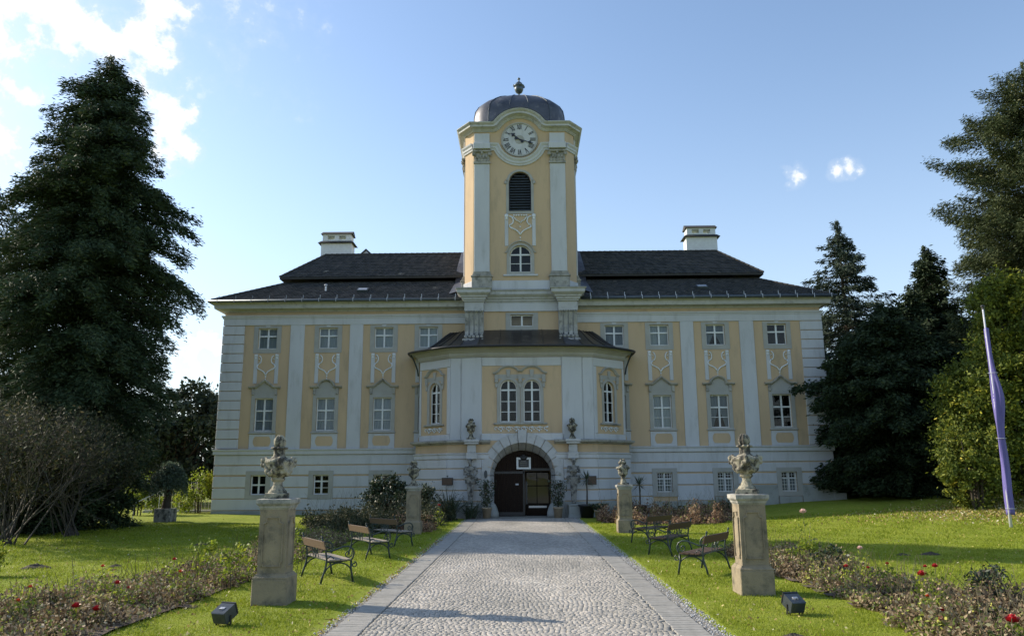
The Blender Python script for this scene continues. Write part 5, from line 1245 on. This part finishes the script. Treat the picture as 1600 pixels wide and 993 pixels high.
def twiggy(name, x, y, H, spread, label, seed=1, group=None, n0=7, depth=5, leaf=None, nleaf=0, r0=.09, cat='tree', lean=(0,0), mt='twig'):
    rng = random.Random(seed); z0 = hz(x, y); root = empty(name, (x,y,z0), 0, label=label, cat=cat, group=group)
    segs = []; tips = []
    def grow(p, d, L, r, k):
        q = p+d*L; segs.append((p, q, r, r*.65)); tips.append(q)
        if k == 0: return
        for c in range(rng.choice((2,3,3))):
            nd = (d+Vector((rng.gauss(0,spread),rng.gauss(0,spread),rng.gauss(0,spread*.7)+.06))).normalized(); grow(p+d*L*rng.uniform(.55,1), nd, L*rng.uniform(.62,.86), r*.6, k-1)
    for q in range(n0):
        a = rng.uniform(0,2*pi); d = Vector((cos(a)*rng.uniform(.1,.9)+lean[0], sin(a)*rng.uniform(.1,.7)+lean[1], 1)).normalized(); grow(Vector((rng.gauss(0,.25),rng.gauss(0,.2),0)), d, H*.25, r0*.6, depth)
    V = []; F = []
    for p, q, ra, rb in segs:
        d = (q-p).normalized(); a = d.cross(Vector((.3,.5,.8))).normalized(); b_ = a.cross(d); i = len(V)
        for c, r in ((p,ra),(q,rb)):
            for t in range(3): V.append(tuple(c+a*(r*cos(t*2.094))+b_*(r*sin(t*2.094))))
        F += [(i,i+1,i+4,i+3),(i+1,i+2,i+5,i+4),(i+2,i,i+3,i+5)]
    npmesh('branches', np.array(V), np.array(F), M[mt], root); tb = MB(); tb.tube([(0,0,-.3),(.05,0,.12),(0,0,.3)], [r0*2.6, r0*2.0, r0*1.0], 8); tb.build('trunk', M['bark'], root)
    if nleaf:
        g = np.random.default_rng(seed); tp = np.array([tuple(t) for t in tips]); P = tp[g.integers(0,len(tp),nleaf)]+g.normal(0,.10,(nleaf,3)); V, F = leaves(P, .06, g, .4); npmesh('leaves', V, F, M[leaf], root, rnd=g.random(len(F)))
    return root
# big conifer on the left
conifer('conifer', -18.2, 31.5, 20.4, [(0,2.4),(.12,3.2),(.3,4.0),(.5,4.0),(.62,3.7),(.75,3.0),(.86,2.1),(.94,1.15),(1,.12)], 'con_dark', 'huge dark conifer towering over the left side of the lawn', seed=5, dz=.27, nb=12, size=.105, dens=190, droop=.60, rise=.42, spread=.27, lat=.34, trunk=.4, gap=.03, lo=.56, asp=.24)
conifer('conifer', -25.5, 35.0, 16.5, [(0,4.5),(.4,4.2),(.7,2.8),(.9,1.2),(1,.1)], 'con_dark', 'second dark conifer cut by the left picture edge', seed=9, dz=.34, nb=9, size=.14, dens=42, droop=.4, rise=.15, spread=.34, trunk=.4)
# bare twiggy trees and dark shrubs below them
twiggy('bare_tree', -16.0, 24.5, 6.8, .42, 'leafless twiggy tree nearest the left picture edge', seed=3, n0=15, depth=5, leaf='olive', nleaf=6000, group='twiggy trees under the big conifer', r0=.06)
twiggy('bare_tree', -16.0, 28.2, 6.6, .45, 'greyish twiggy tree right of the leafless edge tree', seed=8, n0=13, depth=5, leaf='olive', nleaf=20000, group='twiggy trees under the big conifer', r0=.06)
twiggy('bare_tree', -18.4, 28.5, 6.8, .42, 'leaning trunk twiggy tree at the far left', seed=12, n0=12, depth=5, leaf='olive', nleaf=16000, group='twiggy trees under the big conifer', r0=.07, lean=(.2,0))
bushy('shrub', -12.9, 32.5, [(0,0,2.2,2.0,1.6,2.2),(-1.6,0,1.8,1.6,1.4,1.8),(1.2,.2,1.3,1.1,1.0,1.3)], 'olive', 'dark rounded shrub under the right edge of the big conifer', 'shrub', n=22000, size=.07, seed=21, trunk=.05, clump=.5) if 0 else None
bushy('shrub', -19.0, 30.5, [(0,0,1.6,2.6,1.6,1.9),(-3,0,1.4,1.8,1.4,1.6),(2.0,.8,1.5,1.6,1.3,1.7)], 'yew', 'low dark evergreen shrub at the foot of the big conifer', 'shrub', n=32000, size=.08, seed=22, trunk=.05, clump=.55)
for i, (x, y, h, l) in enumerate(((-23.5,54,8.6,'bluish dark tree behind the railing, next to the palace'),(-29,60,8.0,'bluish dark tree behind the railing, second from the palace'),(-21.0,64,9.2,'far tree just showing beside the left palace corner'),(-34,62,9.5,'bluish dark tree behind the big conifer'),(-40,60,10,'far dark tree at the left picture edge'))):
    bushy('broadleaf_tree', x, y, [(0,0,h*.55,3.4,3.0,h*.45),(-2,0,h*.4,2.6,2.4,h*.35),(2.2,0,h*.42,2.4,2.2,h*.36)], 'wood', l, n=16000, size=.19, seed=30+i, trunk=.25, clump=.9, group='trees far behind the left lawn')
# right side
conifer('spruce', 21.6, 51, 17.6, [(0,4.8),(.3,4.6),(.5,3.9),(.65,3.2),(.8,2.2),(.92,1.1),(1,.12)], 'con_blue', 'pointed dark spruce rising beside the right end of the palace roof', seed=14, dz=.42, nb=9, size=.15, dens=90, droop=.22, rise=.05, tip_up=.10, spread=.20, lat=.30, trunk=.25, zb=3)
conifer('yew_tree', 19.0, 40.3, 9.8, [(0,3.2),(.15,4.3),(.4,4.6),(.6,4.0),(.75,2.8),(.9,1.4),(1,.3)], 'yew', 'black green yew overlapping the right corner of the palace', seed=41, dz=.24, nb=13, size=.12, dens=170, droop=.35, rise=.30, spread=.26, lat=.36, trunk=.3, lo=.5, asp=.34, group='dark yews right of the palace')
conifer('yew_tree', 22.0, 43.2, 10.8, [(0,3.2),(.3,3.4),(.6,3.0),(.8,1.8),(1,.2)], 'yew', 'dark yew between the corner yew and the pointed one', seed=44, dz=.28, nb=11, size=.13, dens=130, droop=.3, rise=.30, spread=.28, lat=.36, trunk=.3, lo=.5, asp=.34, group='dark yews right of the palace')
conifer('yew_tree', 23.9, 44.6, 13.6, [(0,3.4),(.3,3.4),(.5,2.9),(.68,1.9),(.78,1.1),(.86,1.25),(.94,.7),(1,.1)], 'yew', 'tall dark yew with a pointed top behind the lit bushes', seed=42, dz=.28, nb=11, size=.13, dens=130, droop=.3, rise=.35, spread=.26, lat=.34, trunk=.3, lo=.5, asp=.34, group='dark yews right of the palace')
bushy('yew_tree', 29.5, 43.5, [(0,0,5.0,3.8,3.0,5.0),(0,0,8.5,3,2.5,2.6)], 'yew', 'dark yew filling the gap behind the big pine', n=40000, size=.14, seed=43, trunk=.3, clump=.8, group='dark yews right of the palace')
conifer('pine', 27.0, 38.5, 22.0, [(0,4.2),(.3,5.0),(.55,5.0),(.66,4.6),(.74,4.0),(.84,3.6),(.92,2.2),(1,.4)], 'pine', 'tall sunlit pine cut by the right picture edge', seed=16, dz=.46, nb=12, size=.105, dens=230, droop=.06, rise=.10, tip_up=.08, spread=.30, lat=.42, trunk=.4, zb=5, gap=.06)
bushy('golden_bush', 21.4, 34.2, [(0,0,3.6,3.2,2.4,3.7),(-1.6,-.4,4.2,1.9,1.6,1.8),(-1.9,-.6,2.3,1.8,1.5,1.7),(1.0,0,6.6,2.2,1.9,2.6),(.4,0,8.4,1.4,1.2,1.5),(2.8,0,4.5,2.4,2,4)], 'gold', 'large yellow green bush in sunlight behind the flagpole', 'bush', n=105000, size=.085, seed=51, trunk=.14, clump=.5, group='golden bushes on the right')
bushy('golden_bush', 18.4, 32.6, [(0,0,1.6,1.4,1.1,1.7),(.6,0,2.6,1.0,.9,1.0)], 'gold', 'smaller yellow leaved bush left of the flagpole foot', 'bush', n=20000, size=.075, seed=52, trunk=.06, clump=.38, group='golden bushes on the right')
bushy('golden_bush', 25.5, 33.0, [(0,0,3.4,2.6,2.0,3.5),(0,0,6.5,2,1.6,2.6)], 'gold', 'yellow green bush at the right picture edge behind the flagpole', 'bush', n=40000, size=.09, seed=53, trunk=.12, clump=.5, group='golden bushes on the right')
for i, (x, y, h, l) in enumerate(((19.0,58,7.5,'dark tree in the gap just right of the palace corner'),(25.5,60,8.0,'dark tree behind the yews, second right of the palace'),(33,58,9.0,'dark tree far behind the right bushes'),(41,56,9.0,'farthest right dark tree behind the pine'))):
    bushy('broadleaf_tree', x, y, [(0,0,h*.45,3.8,3.0,h*.47),(-2,0,h*.3,2.6,2.4,h*.32),(2.2,0,h*.3,2.4,2.2,h*.32)], 'wood', l, n=14000, size=.2, seed=130+i, trunk=.25, clump=1.0, group='trees far behind the right lawn')
bushy('shrub', 19.2, 46.5, [(0,0,1.2,3.2,1.2,1.5),(-1.4,0,2.2,1.5,1.0,1.4)], 'yew', 'low dark shrub added to shade the grass past the stepped right corner of the palace', 'shrub', n=18000, size=.10, seed=99, trunk=.05, clump=.6)  # added shrub: stands in for the shade over the bright grass here
# bushes by the railing, small pot tree on a block
bushy('rose_shrub', -20.2, 41.5, [(0,0,1.4,.9,.6,1.0),(.3,0,.8,1.1,.7,.8),(-1.2,0,.8,.7,.6,.6)], 'lime', 'bright yellow green shrub at the left end of the railing', 'shrub', n=3200, size=.07, seed=61, trunk=.03, clump=.4, group='bright shrubs by the railing')
bushy('rose_shrub', -17.6, 43.2, [(0,0,1.2,1.0,.5,.9),(.6,0,1.5,.5,.4,.7),(-.9,0,.8,.5,.4,.8)], 'lime', 'bright loose shrub against the left palace corner', 'shrub', n=3000, size=.07, seed=62, trunk=.03, clump=.4, group='bright shrubs by the railing')
r_ = empty('weeping_tree', (-16.0,35.6,hz(-16,35.6)), 0, label='small round headed weeping tree on a stone block by the railing', cat='tree')
b = MB(); b.bbox(-.36,.36,-.36,.36,-.1,.58,c=.02); b.build('stone_block', M['statue'], r_); b = MB(); b.tube([(0,0,.5),(.03,0,.9),(.12,0,1.3),(.08,0,1.9)], [.22,.17,.13,.05], 9); b.build('trunk', M['bark'], r_, smooth=True)
g_ = np.random.default_rng(5); d_ = g_.normal(size=(7000,3)); d_ /= np.linalg.norm(d_,axis=1)[:,None]; d_[:,2] = np.abs(d_[:,2])*1.25-.30*(g_.random(7000)**2)*2; P_ = d_*np.array([.78,.78,.85])*g_.uniform(.8,1.05,7000)[:,None]+np.array([.06,0,1.55]); V, F = leaves(P_, .06, g_, .5); npmesh('crown', V, F, M['sage'], r_, rnd=g_.random(len(F)))
# shrubs and pots along the facade
def fronds(x, y, label, n, L0, seed, wide=.03):
    g = np.random.default_rng(seed); e = empty('spiky_plant', (x,y,hz(x,y)), 0, label=label, cat='plant'); b = MB()
    for k in range(n):
        a = g.uniform(0,2*pi); L = L0*g.uniform(.6,1.1); out = g.uniform(.25,.85); o = Vector((g.normal(0,.10), g.normal(0,.08), 0)); d = Vector((cos(a),sin(a),0)); s_ = Vector((-sin(a),cos(a),0)); vs = []; m = 6
        for q in range(m+1):
            u = q/m; p = o+d*(L*out*u)+Vector((0,0,L*(1.15*u-.75*out*u*u))); w = wide*(1-u**2)+.002; vs += [tuple(p-s_*w), tuple(p+s_*w)]
        b.add(vs, [(2*q,2*q+1,2*q+3,2*q+2) for q in range(m)])
        for q in range(9):
            u = .25+.075*q; p = o+d*(L*out*u)+Vector((0,0,L*(1.15*u-.75*out*u*u))); t = (1 if q % 2 else -1); f = p+s_*t*.13+d*.06+Vector((0,0,-.03)); b.add([tuple(p),tuple(p+d*.03),tuple(f),tuple(p+s_*t*.06-Vector((0,0,.02)))], [(0,1,2,3)])
    b.build('leaves', M['palm'], e); b = MB(); b.ball((0,0,.05),(.22,.18,.10),10,6); b.build('root_crown', M['bark'], e)
fronds(-3.45, 37.4, 'dark spiky plant with arching fronds left of the gateway below the statue', 64, 1.75, 71)
fronds(-2.45, 37.7, 'smaller dark fronded plant beside the left gate pot', 40, 1.15, 74)
bushy('shrub', -6.4, 37.2, [(0,0,.95,.85,.6,.9),(.5,0,1.45,.55,.45,.55),(-.5,0,1.3,.4,.4,.5)], 'shrubleaf', 'dark shrub covering the third cellar window on the left', 'shrub', n=5200, size=.07, seed=72, trunk=.03, clump=.34, group='dark shrubs along the facade')
bushy('shrub', -5.2, 36.6, [(0,0,.7,.9,.6,.8),(.4,0,1.1,.5,.4,.5)], 'shrubleaf', 'low dark shrub between the window shrub and the pedestal', 'shrub', n=5000, size=.07, seed=73, trunk=.03, clump=.34, group='dark shrubs along the facade')
def pot(x, y, label, kind, seed, r=.24, h=.50, m='terracotta', H=1.0, group='potted plants by the gateway'):
    e = empty('potted_plant', (x,y,.004), 0, label=label, cat='potted plant', group=group); b = MB(); b.lathe([(r*.72,0),(r*.95,h*.85),(r*1.06,h*.86),(r*1.08,h),(r*.9,h),(r*.85,h*.92)], n=18); b.build('pot', M[m], e, smooth=True)
    g = np.random.default_rng(seed)
    if kind == 'bush':
        b = MB(); 
        for k in range(9): a = g.uniform(0,2*pi); q = g.uniform(.1,.35); b.tube([(0,0,h*.9),(q*.5*cos(a),q*.5*sin(a),h+H*.4),(q*cos(a),q*sin(a),h+H*g.uniform(.6,1))], .009, 4)
        b.build('stem', M['bark'], e); n = 650; a = g.uniform(0,2*pi,n); q = g.random(n)**.6*.46; zz = g.random(n); P = np.stack([q*np.cos(a)*(.5+.7*zz), q*np.sin(a)*(.5+.7*zz), h+.05+H*zz],1); V, F = leaves(P, .055, g, .45); npmesh('leaves', V, F, M['shrubleaf'], e, rnd=g.random(len(F)))
    else:
        b = MB(); b.tube([(0,0,h*.8),(.02,0,h+H*.5),(0,0,h+H)], [.045,.035,.03], 7); b.build('stem', M['bark'], e); b = MB()
        for k in range(58):
            a = g.uniform(0,2*pi); el = g.uniform(-.7,1.35); L = g.uniform(.42,.62); d = Vector((cos(a)*cos(el), sin(a)*cos(el), sin(el))); s_ = d.cross(Vector((0,0,1))).normalized()*.022; o = Vector((0,0,h+H)); mid = o+d*L*.55; tip = o+d*L+Vector((0,0,-.06*L))
            b.add([tuple(o-s_*.4),tuple(o+s_*.4),tuple(mid+s_),tuple(mid-s_),tuple(tip)], [(0,1,2,3),(3,2,4)])
        b.build('leaves', M['iron'] if False else M['palm'], e)
pot(-1.72, 38.15, 'clay pot with a leafy oleander left of the gate', 'bush', 81, H=1.25); pot(1.68, 38.15, 'clay pot with a leafy oleander right of the gate', 'bush', 82, H=1.2)
pot(3.05, 38.0, 'dark pot with a spiky single stem palm right of the right statue', 'palm', 83, r=.40, h=.62, m='black', H=1.15); pot(5.65, 38.6, 'farther dark pot with a spiky palm behind the distant right pedestal', 'palm', 84, r=.34, h=.55, m='black', H=.95)
pot(3.55, 37.6, 'low clay pot on the paving beside the big palm pot', 'bush', 85, r=.2, h=.36, H=.25)

# rose beds: soil sheet, masses of leaves and stems, single roses
def bed(name, outline, n, label, cat, m, hgt, size, seed, soil=True, stems=True):
    rng = np.random.default_rng(seed); P = np.array(outline); 
    def inside(p):
        x, y = p[:,0], p[:,1]; c = np.zeros(len(p), bool); k = len(P)
        for i in range(k):
            a, b_ = P[i], P[(i+1)%k]; t = ((a[1] > y) != (b_[1] > y)) & (x < (b_[0]-a[0])*(y-a[1])/(b_[1]-a[1]+1e-12)+a[0]); c ^= t
        return c
    lo, hi = P.min(0), P.max(0)
    def rnd(k):
        out = []
        while sum(map(len, out)) < k: q = rng.uniform(lo, hi, (k*2,2)); out.append(q[inside(q)])
        return np.concatenate(out)[:k]
    if soil:
        cx, cy = P.mean(0); step = .25; xs_ = np.arange(lo[0], hi[0]+step, step); ys_ = np.arange(lo[1], hi[1]+step, step); V, F = grid_sheet(xs_, ys_, .012); cc = V[F].mean(1); keep = inside(cc[:,:2]+rng.normal(0,.06,(len(cc),2)))
        V[:,2] += .03*rng.random(len(V)); npmesh('soil', V, F[keep], M['soil'], kind='structure')
    nb = max(12, int((hi-lo).prod()*1.6)); bc = rnd(nb); bh = hgt*rng.uniform(.45,1.25,nb); br = rng.uniform(.22,.42,nb); i = rng.integers(0, nb, n)
    d = rng.normal(size=(n,3)); d /= np.linalg.norm(d,axis=1)[:,None]; r = rng.random(n)**.4
    X = bc[i,0]+d[:,0]*r*br[i]*1.15; Y = bc[i,1]+d[:,1]*r*br[i]*1.15; Z = np.abs(d[:,2]*r)*bh[i]*rng.uniform(.4,1.05,n)
    g0 = int(n*.35); q = rnd(g0); X[:g0] = q[:,0]; Y[:g0] = q[:,1]; Z[:g0] = rng.random(g0)**2*hgt*.35
    C = np.stack([X, Y, height(X,Y)+.02+Z],1); V, F = leaves(C, size, rng, .55); tone = np.repeat(0,n)+rng.uniform(-.25,.25,nb)[i]; R = np.clip(rng.random(n)*.8+tone+.1*(Z/hgt),0,1)
    props(npmesh(name, V, F, M[m], rnd=R), label=label, cat=cat, kind='stuff')
    if stems:
        k = int(n/130); q = rnd(k); V = []; F = []
        for j in range(k):
            x, y = q[j]; z = hz(x,y); h = hgt*rng.uniform(.5,1.7); dx, dy = rng.normal(0,.38,2)*h; w = .0035+.002*rng.random(); i0 = len(V)
            for u in (0,.5,1):
                px_, py_, pz_ = x+dx*u, y+dy*u+.03*sin(u*5), z+h*u
                for t in range(3): V.append((px_+w*(1.2-u*.6)*cos(t*2.09), py_+w*(1.2-u*.6)*sin(t*2.09), pz_))
            for u in range(2):
                for t in range(3): F.append((i0+u*3+t, i0+u*3+(t+1)%3, i0+u*3+3+(t+1)%3, i0+u*3+3+t))
        props(npmesh(name+'_stems', np.array(V), np.array(F), M['stem']), label=label.replace('mass of','bare stems among'), cat=cat, kind='stuff')
bed('rose_bed', [(-5.55,9.2),(-5.35,12.0),(-5.45,16.5),(-5.4,22),(-5.6,27.5),(-7.3,27.5),(-7.3,20),(-7.6,15.5),(-8.3,12.5),(-9.4,9.2)], 62000, 'mass of withered rose leaves in the long left bed', 'rose bed', 'bed', .42, .032, 91)
bed('rose_bed', [(5.0,9.0),(5.15,12.5),(5.1,16.5),(5.2,21.0),(6.9,21.0),(7.1,16.5),(7.5,13.0),(9.2,9.0)], 62000, 'mass of withered rose leaves in the long right bed', 'rose bed', 'bed', .42, .032, 92)
bed('shrub_border', [(-3.3,37.2),(-3.4,30.5),(-4.8,28.6),(-6.4,28.6),(-8.4,31),(-9.2,34),(-9.0,37.0)], 26000, 'mass of dark dull shrubs behind the left benches', 'shrub border', 'olive', .95, .055, 93)
bed('shrub_border', [(3.5,37.4),(3.4,34.2),(4.6,32.2),(8.0,33.0),(9.6,35.2),(9.7,37.4)], 30000, 'mass of pinkish brown autumn shrubs behind the right benches', 'shrub border', 'bedpink', .85, .05, 94)
bed('shrub_border', [(-3.3,31.2),(-3.3,28.9),(-4.6,28.4),(-5.0,31)], 5000, 'mass of reddish brown leaves beside the distant left pedestal', 'shrub border', 'bedpink', .7, .045, 95, soil=False)
bed('shrub_border', [(5.0,40.4),(5.8,37.8),(11,38.5),(12,40.6)], 9000, 'mass of dark low shrubs against the right wing plinth', 'shrub border', 'olive', .6, .06, 96, soil=False)
def rose(x, y, z, r, m, label, cat='rose', seed=0, green=True):
    z0 = hz(x,y); rng = np.random.default_rng(seed); e = empty('rose_bush', (x,y,z0), 0, label=label, cat=cat, group='single roses in bloom in the beds'); h = max(.12, z-z0)
    b = MB()
    for k in range(4):
        a = rng.uniform(0,2*pi); q = .0 if k == 0 else rng.uniform(.06,.2)*h*1.3; hh = h if k == 0 else h*rng.uniform(.5,.95); b.tube([(.03*cos(a),.03*sin(a),-.03),(q*.4*cos(a)+.015,q*.4*sin(a),hh*.5),(q*cos(a),q*sin(a),hh)], .0045, 5, .003)
    b.build('stem', M['stem'], e); n = int(40+h*90); t = rng.random(n); a = rng.uniform(0,2*pi,n); P = np.stack([(.05+.12*h)*np.cos(a)*rng.random(n)*1.6, (.05+.12*h)*np.sin(a)*rng.random(n)*1.6, h*(.1+.82*t)],1); V, F = leaves(P, .030, rng, .6); npmesh('leaf', V, F, M['lime' if green else 'bed'], e, rnd=rng.random(len(F))*.9, kind='stuff')
    r *= 1.05
    b = MB()   # bloom of cupped petals
    for ring, (rr, k, up) in enumerate(((1.0,7,.15),(.72,6,.45),(.42,5,.75))):
        for q in range(k):
            a = 2*pi*q/k+ring*.5; c_, s_ = cos(a), sin(a); w = .62*r*rr; bs = Vector((0,0,h)); out = Vector((c_,s_,0)); sd_ = Vector((-s_,c_,0)); u1 = bs+out*r*rr*.55+Vector((0,0,r*(.1+up*.4))); u2 = bs+out*r*rr+Vector((0,0,r*(.60+up*.8)))
            b.add([tuple(bs),tuple(u1-sd_*w),tuple(u2-sd_*w*.6),tuple(u2+sd_*w*.6),tuple(u1+sd_*w)], [(0,1,2,3,4)])
    b.ball((0,0,h+r*.55),(r*.5,r*.5,r*.62),10,7); b.build('bloom', M[m], e)
RS = [(-6.17,11.2,.26,.055,'red','red rose low in the left foreground, left one of the close pair'),(-5.88,11.2,.22,.055,'red','red rose low in the left foreground, right one of the close pair'),(-7.17,11.5,.30,.032,'orange','small orange red rose nearest the bottom left corner'),
      (-6.07,14,.60,.035,'red','red rose tall at the back of the left bed before the yellow green shrub'),(-5.78,13.6,.44,.035,'orange','orange rose just below the tall red one in the left bed'),(-6.28,12.5,.40,.045,'red','twin red bloom in the middle of the left bed'),
      (-6.79,13,.60,.032,'orange','orange tinted rose on a tall stem in the left bed'),(-6.1,12.5,.33,.03,'red','small dark red rose beside the twin bloom'),(-7.32,12,.42,.03,'orange','thin stemmed rose standing alone at the far left'),
      (5.84,12,.52,.060,'red','large round red rose facing the camera in the right bed'),(6.30,12.5,.58,.045,'red','red rose behind and right of the large round one'),(6.20,12.6,.57,.03,'red','small red bud above the large round rose'),
      (5.54,14,.42,.04,'red','bright red rose nearest the right foreground pedestal'),(6.22,15,.62,.05,'pinkp','pale salmon pink rose in the right bed'),(5.89,13.2,.55,.03,'orange','orange red bud in the middle of the right bed'),(5.83,13.8,.42,.03,'red','small red rose left of the orange bud'),
      (5.65,11.5,.30,.035,'orange','orange pink rose below the large round one'),(5.46,10.8,.22,.045,'red','red rose low in front of the right bed'),(5.29,10.5,.16,.04,'red','lowest red rose at the bottom of the right bed'),(5.84,9.9,.24,.075,'red','big red rose cut by the bottom right corner'),
      (5.97,11.8,.34,.03,'pinkp','small whitish rose in the right bed'),(6.27,18,1.13,.075,'pinkp','pale pink rose on a very tall stem behind the right pedestal'),(-3.15,30,.90,.06,'red','red bloom beside the distant left pedestal')]
for i, (x, y, z, r, m, l) in enumerate(RS): rose(x, y, z, r, m, l, seed=i)
# taller yellow green shoots in the beds
for i, (x, y, h, l) in enumerate(((-6.15,15.6,.95,'tall yellow green rose shoot left of the left pedestal'),(-5.3,14.9,.8,'yellow green shoots just behind the left pedestal'),(-5.0,17.2,1.0,'bright yellow green shoots between the left pedestal and bench'),(-11.2,16.8,.7,'low yellow green shrub at the left picture edge'),
      (6.0,17.2,.7,'thin green rose shoots right of the right pedestal'),(7.2,12.6,.6,'dark green rose bush at the right picture edge'),(5.9,15.6,.6,'grey green shoots beside the pink rose'))):
    bushy('rose_shoots', x, y, [(0,0,h*.45,.30,.26,h*.5),(.1,.05,h*.8,.16,.16,h*.25),(-.2,0,h*.6,.16,.16,h*.25)], 'lime' if i < 5 else 'shrubleaf', l, 'rose shoots', n=420 if i != 3 else 1800, size=.036, seed=100+i, trunk=.006, clump=.13, group='tall shoots in the rose beds', nclump=26)

# ------------------------------------------------------------------ grass blades and litter
def grass():
    rng = np.random.default_rng(77); N_ = 520000
    y = 8.6+26*rng.random(N_)**1.9; x = rng.uniform(-1,1,N_)*(y*.70+1.2)
    ax = np.abs(x-PX); keep = (ax > np.where(x > 0, 2.74, 2.68)+rng.random(N_)*.07) & ~((x < -5.4) & (x > -5.4-2.2*np.clip((28-y)/9,0,1)-.6*(y<14)) & (y < 27.5)) & ~((x > 5.1) & (x < 7.3) & (y < 21))
    x, y = x[keep], y[keep]; n = len(x); z = height(x,y); k = 1+(y-9)/12
    h = rng.uniform(.018,.050,n)*(.8+.5*(np.sin(x*3)*np.sin(y*2.3)))*np.sqrt(k); w = rng.uniform(.003,.006,n)*k; a = rng.uniform(0,2*pi,n); ln = rng.normal(0,.6,(n,2))*h[:,None]
    V = np.zeros((n,3,3)); V[:,0] = np.stack([x-w*np.cos(a), y-w*np.sin(a), z-.004],1); V[:,1] = np.stack([x+w*np.cos(a), y+w*np.sin(a), z-.004],1); V[:,2] = np.stack([x+ln[:,0], y+ln[:,1], z+h],1)
    props(npmesh('grass', V.reshape(-1,3), np.arange(3*n).reshape(n,3), M['blade'], rnd=np.clip(rng.beta(2,2,n)+.15*np.sin(x*1.3)*np.sin(y*.9),0,1)), label='short bright green lawn grass on both sides of the drive', cat='grass', kind='stuff')
grass()
M['litter'] = rmat('fallen_leaf', [(0,(.20,.12,.04)), (.5,(.38,.28,.10)), (.8,(.50,.42,.14)), (1,(.60,.56,.42))], rough=.7, transl=.2)
def litter():
    rng = np.random.default_rng(8); n = 5200; y = 9+30*rng.random(n)**1.5; x = rng.uniform(-1,1,n)*y*.7; k = (np.abs(x) > 2.7); x, y = x[k], y[k]
    n2 = 5200; x2 = 20+rng.normal(0,3.2,n2); y2 = 32+rng.normal(0,1.6,n2); x3 = PX-2.62+rng.normal(0,.07,260); y3 = rng.uniform(9.5,26,260); x = np.concatenate([x,x2,x3]); y = np.concatenate([y,y2,y3])
    C = np.stack([x,y,height(x,y)+.035],1); V, F = leaves(C, np.where(np.arange(len(x))>=len(x)-n2-260,.045,.024), rng, .6); props(npmesh('fallen_leaves', V, F, M['litter'], rnd=rng.random(len(F))), label='scattered dry leaves lying on the lawns', cat='fallen leaves', kind='stuff')
litter()
